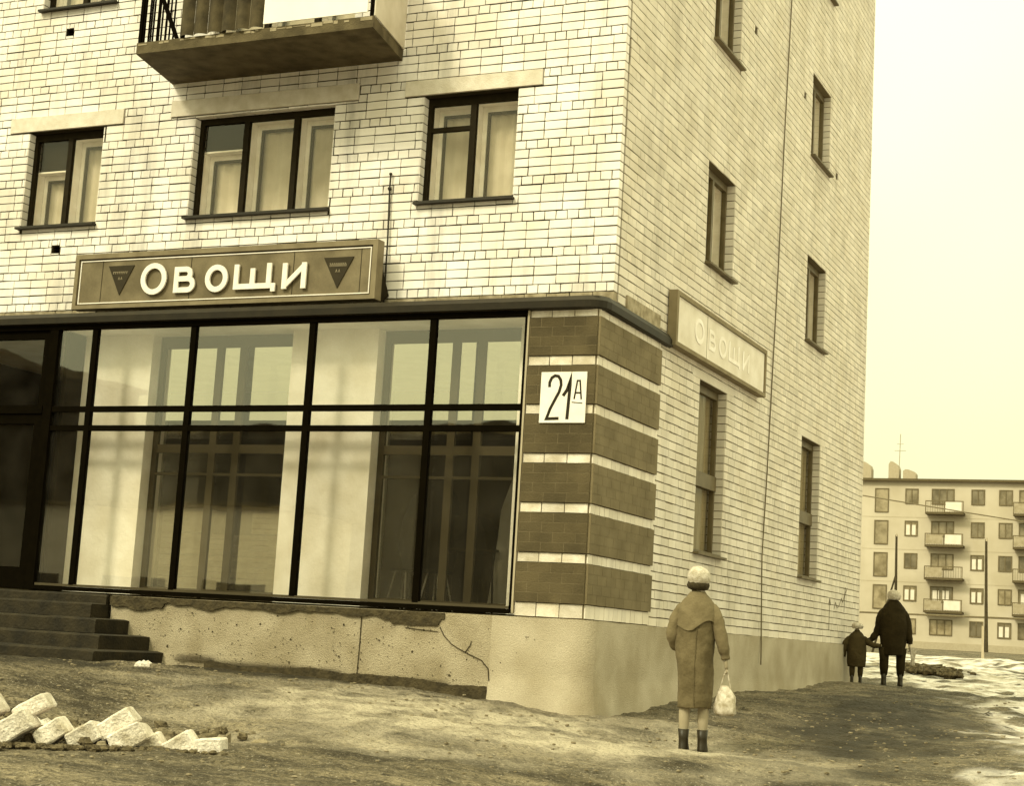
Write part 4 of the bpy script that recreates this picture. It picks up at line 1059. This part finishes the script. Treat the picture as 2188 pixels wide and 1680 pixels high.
    if hair:
        s_ = MB(); s_.loft([ring(0, .0, 1.415 * k, .06 * k, .055 * k, 24, .04, 1), ring(0, -.005, 1.43 * k, .090 * k, .080 * k, 24, .05, 2), ring(0, -.005, 1.46 * k, .102 * k, .095 * k, 24, .03, 3), ring(0, .0, 1.50 * k, .09 * k, .09 * k, 24)]); s_.build('hair', M['hair'], P, smooth=True)
    s_ = MB()
    z0 = 1.462 if hair else 1.405
    s_.loft([ring(0, 0, z0 * k, .094 * k * hs, .096 * k * hs, 40, .02, 1, 13), ring(.004, -.004, (z0 + .02) * k, .112 * k * hs, .110 * k * hs, 40, .04, 2, 11), ring(.006, -.01, (z0 + .06) * k, .122 * k * hs, .118 * k * hs, 40, .035, 2.5, 9), ring(.004, -.012, (z0 + .10) * k, .116 * k * hs, .114 * k * hs, 40, .03, 0, 8), ring(.0, -.012, (z0 + .135) * k, .094 * k * hs, .094 * k * hs, 40, .03, 4, 7), ring(-.006, -.01, (z0 + .157) * k, .058 * k * hs, .058 * k * hs, 40), ring(-.006, -.01, (z0 + .168) * k, .015, .015, 40)])
    s_.build('hat', hat_m, P, smooth=True)
    hd = MB()
    for flag, sl in ((handr, sl_r), (handl, sl_l)):
        if flag: hand(hd, sl[-1][0], Vector(sl[-1][0]) - Vector(sl[-2][0]), k)
    if hd.v: hd.build('hand', M['skin'], P, smooth=True)
    return P
# the woman in the tan coat
zg = -.185
R_ = [(0, 0, .385, .150, .120, 48, .11, 0, 5), (.0, 0, .46, .158, .130, 48, .095, .15, 5), (0, 0, .62, .168, .140, 48, .075, .3, 5), (-.01, 0, .80, .178, .148, 48, .05, .5, 5), (-.01, 0, .95, .188, .146, 48, .02, 1.0, 6),
      (-.005, 0, 1.10, .186, .140, 48, .01, 1.0, 6), (0, 0, 1.20, .186, .130, 48), (0, 0, 1.26, .176, .115, 48), (0, .0, 1.315, .142, .095, 48), (0, .005, 1.36, .095, .075, 48), (0, .01, 1.39, .066, .062, 48), (0, .01, 1.42, .056, .055, 48)]
SR = [((.08, 0, 1.27), .05), ((.13, 0, 1.255), .062), ((.175, -.005, 1.20), .066), ((.212, -.015, 1.08), .066), ((.248, -.015, .96), .063), ((.272, .0, .87), .052), ((.278, .01, .825), .044)]
SL = [((-.08, 0, 1.27), .05), ((-.13, 0, 1.255), .062), ((-.175, -.005, 1.20), .066), ((-.205, -.015, 1.09), .066), ((-.222, -.01, .98), .062), ((-.190, .06, .91), .052), ((-.15, .12, .88), .042)]
R_ = [(r_[0], r_[1], r_[2], r_[3] * .92, r_[4] * .95) + tuple(r_[5:]) for r_ in R_]
SR = [((p[0] * .95, p[1], p[2]), q * .92) for p, q in SR]; SL = [((p[0] * .95, p[1], p[2]), q * .92) for p, q in SL]
W = person((1.50, -1.45, zg), math.radians(10), 1.60, 'woman seen from behind in a tan coat and pale knitted hat carrying a bag', M['coat_low'], M['knit'], R_, SR, SL, [(.085, 0.02), (-.075, -.02)], .4, hs=.85)
coat = [c for c in W.children if c.name.startswith('coat')][0]
# yoke over the shoulders, back seam, hanging fold
m_ = MB(); nn = 34; rows = []
for zt_, rx, ry in ((None, .187, .150), (1.20, .184, .136), (1.26, .173, .121), (1.315, .142, .102), (1.36, .098, .082), (1.40, .068, .064)):
    row = []
    for i in range(nn + 1):
        a = math.pi * 1.02 + math.pi * .96 * (i / nn); u = i / nn
        z = zt_ if zt_ else (1.075 + .022 * math.sin(u * 12) if u < .5 else 1.075 + .075 * math.sin((u - .5) * 2 * math.pi) * (1 if u < .95 else .6))
        row.append((rx * math.cos(a), ry * math.sin(a), z))
    rows.append(row)
vs = [p for r_ in rows for p in r_]; fs = [(k * (nn + 1) + i, k * (nn + 1) + i + 1, (k + 1) * (nn + 1) + i + 1, (k + 1) * (nn + 1) + i) for k in range(5) for i in range(nn)]
m_.add(vs, fs); rumple(m_, .006); m_.build('yoke', M['coat'], coat, smooth=True)
m_ = MB(); m_.tube([(.02, -.140, 1.07), (.015, -.152, .8), (.01, -.142, .55), (.02, -.13, .40)], .003, 5); m_.build('back_seam', M['coat_seam'], coat)
bgp = thing('shopping_bag', (1.487, -1.452, zg), 'pale see-through shopping bag hanging from the right hand of the woman in tan', 'bag', rz=math.radians(10))
m_ = MB()
cx, cy = .285, .02
rr = [(.595, .028, .018), (.56, .055, .03), (.50, .082, .045), (.42, .098, .055), (.36, .10, .055), (.335, .075, .04)]
m_.loft([ring(cx + .008 * math.sin(z * 40), cy, z, rx, ry, 24, .10, z * 30, 5) for z, rx, ry in rr]); m_.build('pouch', M['bag'], bgp, smooth=True)
for s_ in (-1, 1):
    m_ = MB(); m_.tube([(cx + s_ * .045, cy, .575), (cx + s_ * .022, cy, .67), (cx + .005, cy, .745)], .006, 6); m_.build('handle', M['bag'], bgp)
# the couple far down the path
def scaled(R0, f, w=1.0): return [((r[0] * f, r[1] * f, r[2] * f, r[3] * f * w, r[4] * f * w) + tuple(r[5:])) for r in R0]
R2 = [(0, 0, .50, .175, .15, 40, .03, 0, 7), (0, 0, .62, .20, .17, 40, .03, .5, 7), (0, 0, .85, .235, .18), (0, 0, 1.0, .245, .185), (0, 0, 1.15, .235, .175), (0, 0, 1.25, .205, .15), (0, 0, 1.32, .15, .115), (0, 0, 1.38, .09, .085), (0, 0, 1.41, .06, .06)]
k2 = 1.55 / 1.6
SR2 = [((.11, 0, 1.215), .055), ((.155, 0, 1.19), .08), ((.20, 0, 1.08), .085), ((.228, .0, .95), .08), ((.25, .0, .84), .068), ((.268, .02, .74), .055), ((.27, .02, .70), .046)]
SL2 = [((-.11, 0, 1.215), .055), ((-.155, 0, 1.19), .08), ((-.20, 0, 1.08), .085), ((-.228, 0, .95), .076), ((-.27, .0, .84), .062), ((-.34, .0, .75), .05), ((-.385, .0, .71), .044)]
sc2 = lambda s_, f: [((p[0] * f, p[1] * f, p[2] * f), r * f) for p, r in s_]
AD = person((.78, 11.1, terrain(.78, 11.1) + .01), math.radians(14), 1.55, 'stout adult seen from behind in a dark coat and white hat leading a child', M['coat2'], M['knit'], scaled(R2, k2), sc2(SR2, k2), sc2(SL2, k2), [(.13, .03), (-.13, -.03)], .43, hair=False, handl=True, stock=M['coat2'])
k3 = .98 / 1.6
R3 = [(0, 0, .42, .22, .18), (0, 0, .60, .24, .20), (0, 0, .85, .25, .20), (0, 0, 1.05, .24, .19), (0, 0, 1.20, .22, .17), (0, 0, 1.28, .15, .12), (0, 0, 1.34, .08, .08), (0, 0, 1.36, .03, .03)]
SR3 = [((.10, 0, 1.18), .06), ((.17, 0, 1.15), .085), ((.25, 0, 1.08), .088), ((.34, 0, 1.03), .075), ((.46, 0, .99), .065), ((.56, 0, 1.0), .058), ((.62, 0, 1.0), .05)]
SL3 = [((-.10, 0, 1.18), .06), ((-.17, 0, 1.15), .085), ((-.25, 0, 1.07), .09), ((-.30, 0, .95), .085), ((-.33, 0, .80), .075), ((-.33, .02, .70), .06), ((-.33, .02, .66), .05)]
CH = person((.25, 10.9, terrain(.25, 10.9) + .01), math.radians(14), .98, 'small child in a brown coat and white cap holding the adult by the hand', M['coat3'], M['knit'], scaled(R3, k3), sc2(SR3, k3), sc2(SL3, k3), [(.065, .01), (-.065, -.02)], .42, hair=False, stock=M['coat3'], hs=1.25)
hb = thing('handbag', (.78, 11.1, terrain(.78, 11.1) + .01), 'two pale papers or parcels hanging from the right hand of the dark coated adult', 'bag', rz=math.radians(14))
for s_, an in ((0, -.1), (1, .18)):
    m_ = MB(); T = Matrix.Translation((.30 + s_ * .05, .02 + s_ * .02, .60)) @ Matrix.Rotation(an, 4, 'Y'); m_.box(-.025, .025, -.06, .06, -.26, .02, T=T); m_.build('parcel', M['knit'], hb)

# ------------------------------------------------------------------ the five-storey block in the background
def far_block():
    B = thing('apartment_building', (-15, 125, 1.9), 'pale five-storey apartment block with balconies across the far field', 'building')
    OXv = Vector((15, -125, -1.9)); F = lambda u, z, d: tuple(Vector((u, 125 - d, z)) + OXv)
    x0, x1, zg_, zt_ = -48.0, 30.0, 1.6, 16.0
    m_ = MB(); mbox(m_, F, x0, x1, zg_, zt_, -11, 0); wl_ = m_.build('wall', M['bgwall'], B)
    for k in range(1, 5):
        j = MB(); mbox(j, F, x0, x1, 1.92 + 2.75 * k, 1.96 + 2.75 * k, -.1, .012); j.build('panel_joint', M['bgjoint'], wl_)
    m_ = MB(); mbox(m_, F, x0 - .3, x1 + .3, zt_, zt_ + .22, -11.3, .4); rf = m_.build('roof', M['bgdark'], B)
    m_ = MB(); mbox(m_, F, x0, x1, 1.2, 2.5, -1, .03); m_.build('base', M['bgjoint'], B)
    def win(u0, u1, z0, z1, nm_, mul=1, curtain=False):
        f = MB(); t_ = .09
        mbox(f, F, u0, u0 + t_, z0, z1, .0, .045); mbox(f, F, u1 - t_, u1, z0, z1, .0, .045); mbox(f, F, u0 + t_, u1 - t_, z1 - t_, z1, .0, .045); mbox(f, F, u0 + t_, u1 - t_, z0, z0 + t_, .0, .06)
        for q in range(1, nm_): 
            uu = u0 + (u1 - u0) * q / nm_; mbox(f, F, uu - .04, uu + .04, z0 + t_, z1 - t_, .0, .043)
        w = f.build('window', M['bgwin'], B)
        g = MB(); g.quad(F(u0 + t_, z0 + t_, .008), F(u1 - t_, z0 + t_, .008), F(u1 - t_, z1 - t_, .008), F(u0 + t_, z1 - t_, .008)); g.build('pane', M['farglass'], w)
        if curtain:
            c_ = MB()
            for q in (0.12, .55): mbox(c_, F, u0 + (u1 - u0) * q, u0 + (u1 - u0) * (q + .28), z0 + .12, z1 - .35, .009, .016)
            c_.build('curtain', M['bgwhite'], w)
        return w
    def balc(u0, u1, z, kind):
        b = bpy.data.objects.new('balcony', None); COL.objects.link(b); b.parent = B
        s_ = MB(); mbox(s_, F, u0, u1, z - .05, z + .14, .0, 1.0); s_.build('slab', M['bgdark'], b)
        r = MB(); mbox(r, F, u0, u1, z + 1.02, z + 1.1, .94, 1.0); 
        for uu in (u0, (u0 + u1) / 2 - .03, u1 - .07): mbox(r, F, uu, uu + .07, z + .14, z + 1.02, .93, 1.0)
        q = u0 + .2
        while q < u1: mbox(r, F, q, q + .025, z + .14, z + 1.02, .95, .97); q += .2
        r.build('railing', M['bgwin'], b)
        mid = (u0 + u1) / 2
        if kind != 2:
            s_ = MB(); mbox(s_, F, mid + .1, u1 - .15, z + .22, z + 1.0, .975, .992); s_.build('screen', M['bgwhite'], b)
        if kind != 0:
            s_ = MB(); mbox(s_, F, u0 + .1, mid - .1, z + .2, z + .98, .975, .99); s_.build('screen', M['bgpanel'], b)
        return b
    period = 11.25
    for rep in range(-2, 4):
        o = rep * period - (4.1 if rep > 0 else 0)
        for k in range(5):
            zt = 15.40 - 2.75 * k
            if rep == 0 or rep == -2:
                if k < 4: win(-23.2 + o, -22.0 + o, zt - 2.08, zt, 1)
            if rep <= 0 and -47 < -20.6 + o < 28: win(-20.62 + o, -19.5 + o, zt - 1.32, zt, 2, curtain=(k in (3, 1) and rep == 0))
            if -47 < -18.4 + o < 27:
                win(-18.4 + o, -16.5 + o, zt - 1.32, zt + .02, 3, curtain=(k == 3))
                if k < 4: balc(-18.75 + o, -15.6 + o, zt - 2.18, (0, 1, 2, 1)[k] if rep == 0 else (k + rep) % 3)
            if rep == -1: continue
            if -47 < -15.1 + o < 28: win(-15.12 + o, -14.0 + o, zt - 1.32, zt, 2, curtain=(k in (2, 3)))
            if -47 < -12.9 + o < 28: win(-12.87 + o, -11.75 + o, zt - 1.32, zt, 2, curtain=(k == 4))
    ch = B
    for i, (u0, u1, h, dk) in enumerate(((-24.95, -24.0, 1.75, True), (-22.5, -21.6, 1.8, True), (-21.25, -20.15, 1.1, False))):
        v = MB(); w = u1 - u0; z = 16.2
        prof = [(u0, z), (u1, z), (u1, z + h * .62), (u1 - w * .12, z + h * .80), (u0 + w * .45, z + h * .97), (u0 + w * .18, z + h), (u0, z + h * .85)]
        v.loft([[F(a, b, -2.0) for a, b in prof], [F(a, b, -3.0) for a, b in prof]]); v.build('chimney', M['bgjoint'], B)
        if dk:
            v = MB(); mbox(v, F, u0 - .04, u1 + .04, z, z + .3, -2.5, -1.97); v.build('chimney_base', M['bgdark'], B)
    v = MB(); v.tube([F(-22.2, 16.2, -5), F(-22.1, 20.8, -5)], .035, 5); v.tube([F(-22.6, 19.3, -5), F(-21.6, 19.3, -5)], .025, 5); v.tube([F(-22.4, 19.9, -5), F(-21.8, 19.9, -5)], .02, 5); v.build('antenna', M['bgjoint'], B)
far_block()

# poles and wires
def pole(x, y, zt_, r, label, strut=None, stub=False):
    p = thing('utility_pole', (x, y, terrain(x, y)), label, 'pole'); z0 = terrain(x, y)
    m_ = MB(); m_.tube([(.04, 0, .35 if stub else -.2), (0, 0, (zt_ - z0) * .5), (-.03, 0, zt_ - z0)], [r * 1.25, r, r * .75], 8); m_.build('shaft', M['wood'], p)
    if strut: m_ = MB(); m_.tube([strut, (0, 0, (zt_ - z0) * .68)], [r * .8, r * .6], 6); m_.build('strut', M['wood'], p)
    if stub: m_ = MB(); m_.box(-.16, -.05, -.08, .08, -.3, 1.5); m_.build('stub', M['bgjoint'], p)
    m_ = MB(); m_.tube([(0, -.12, zt_ - z0 - .1), (0, -.12, zt_ - z0 + .05)], .04, 6); m_.build('insulator', M['bgjoint'], p)
    return p
pole(-4.66, 60, 6.37, .07, 'dark wooden pole with a pale stub standing alone in the field on the right', stub=True)
pole(-11.56, 75, 7.6, .08, 'dark wooden pole with a leaning strut above the dark coated adult', strut=(-1.25, 0, 0))
def wire(a, b, sag, r, label):
    a, b = Vector(a), Vector(b); m_ = MB(); pts = []
    for i in range(25):
        t = i / 24; q = a.lerp(b, t); q.z -= sag * 4 * t * (1 - t); pts.append(q)
    m_.tube(pts, r, 5); return tag(m_.build('overhead_wire', M['frame_side']), label, 'wire')
wire((-14.5, 62, 9.02), (6.0, 62, 6.1), .06, .03, 'thin upper wire sagging in front of the top floor of the far block')
wire((-16, 66, 3.02), (8.0, 66, 3.16), .02, .05, 'thick lower wire crossing above the ground floor windows of the far block')

# ------------------------------------------------------------------ blocks across the street, seen only mirrored in the shop glass
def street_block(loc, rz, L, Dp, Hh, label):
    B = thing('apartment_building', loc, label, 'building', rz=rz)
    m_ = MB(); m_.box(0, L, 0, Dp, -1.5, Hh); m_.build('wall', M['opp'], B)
    m_ = MB(); m_.box(-.3, L + .3, -.3, Dp + .3, Hh, Hh + .35); m_.build('roof', M['bgdark'], B)
    for k in range(5):
        for j in range(int(L / 3.2)):
            u = 1.2 + j * 3.2; z = .9 + k * 2.8
            f = MB(); f.box(u, u + 1.4, Dp + .0, Dp + .05, z, z + 1.4); w = f.build('window', M['opp_trim'], B)
            g = MB(); g.box(u + .1, u + 1.3, Dp + .05, Dp + .06, z + .1, z + 1.3); g.build('pane', M['opp'], w)
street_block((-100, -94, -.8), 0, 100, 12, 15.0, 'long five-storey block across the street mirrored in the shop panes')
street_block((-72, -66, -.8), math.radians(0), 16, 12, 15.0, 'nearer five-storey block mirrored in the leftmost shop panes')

gb = thing('low_building', (-48, -45, -.8), 'long low pale brick building mirrored in the lower half of the shop panes', 'building')
m_ = MB(); m_.box(0, 16.2, -6, 0, -.6, 6.4); m_.build('wall', M['bgwhite'], gb)
m_ = MB(); m_.box(-.2, 16.4, -6.2, .25, 6.4, 6.6); m_.build('roof', M['bgdark'], gb)
for k in range(3):
    m_ = MB(); m_.box(2 + k * 5.2, 4.6 + k * 5.2, .0, .05, .6, 3.2); m_.build('gate', M['opp'], gb)

sc_ = thing('partition', (-1.3, .75, .95), 'pale slanted screen behind the table at the right end of the shop window', 'screen')
m_ = MB(); m_.loft([[(-.30, 0, 0), (.25, 0, 0), (.25, 0, 1.62), (-.02, 0, 1.62), (-.18, 0, 1.15), (-.22, 0, .6)], [(-.30, .04, 0), (.25, .04, 0), (.25, .04, 1.62), (-.02, .04, 1.62), (-.18, .04, 1.15), (-.22, .04, .6)]]); m_.build('panel', M['white'], sc_)
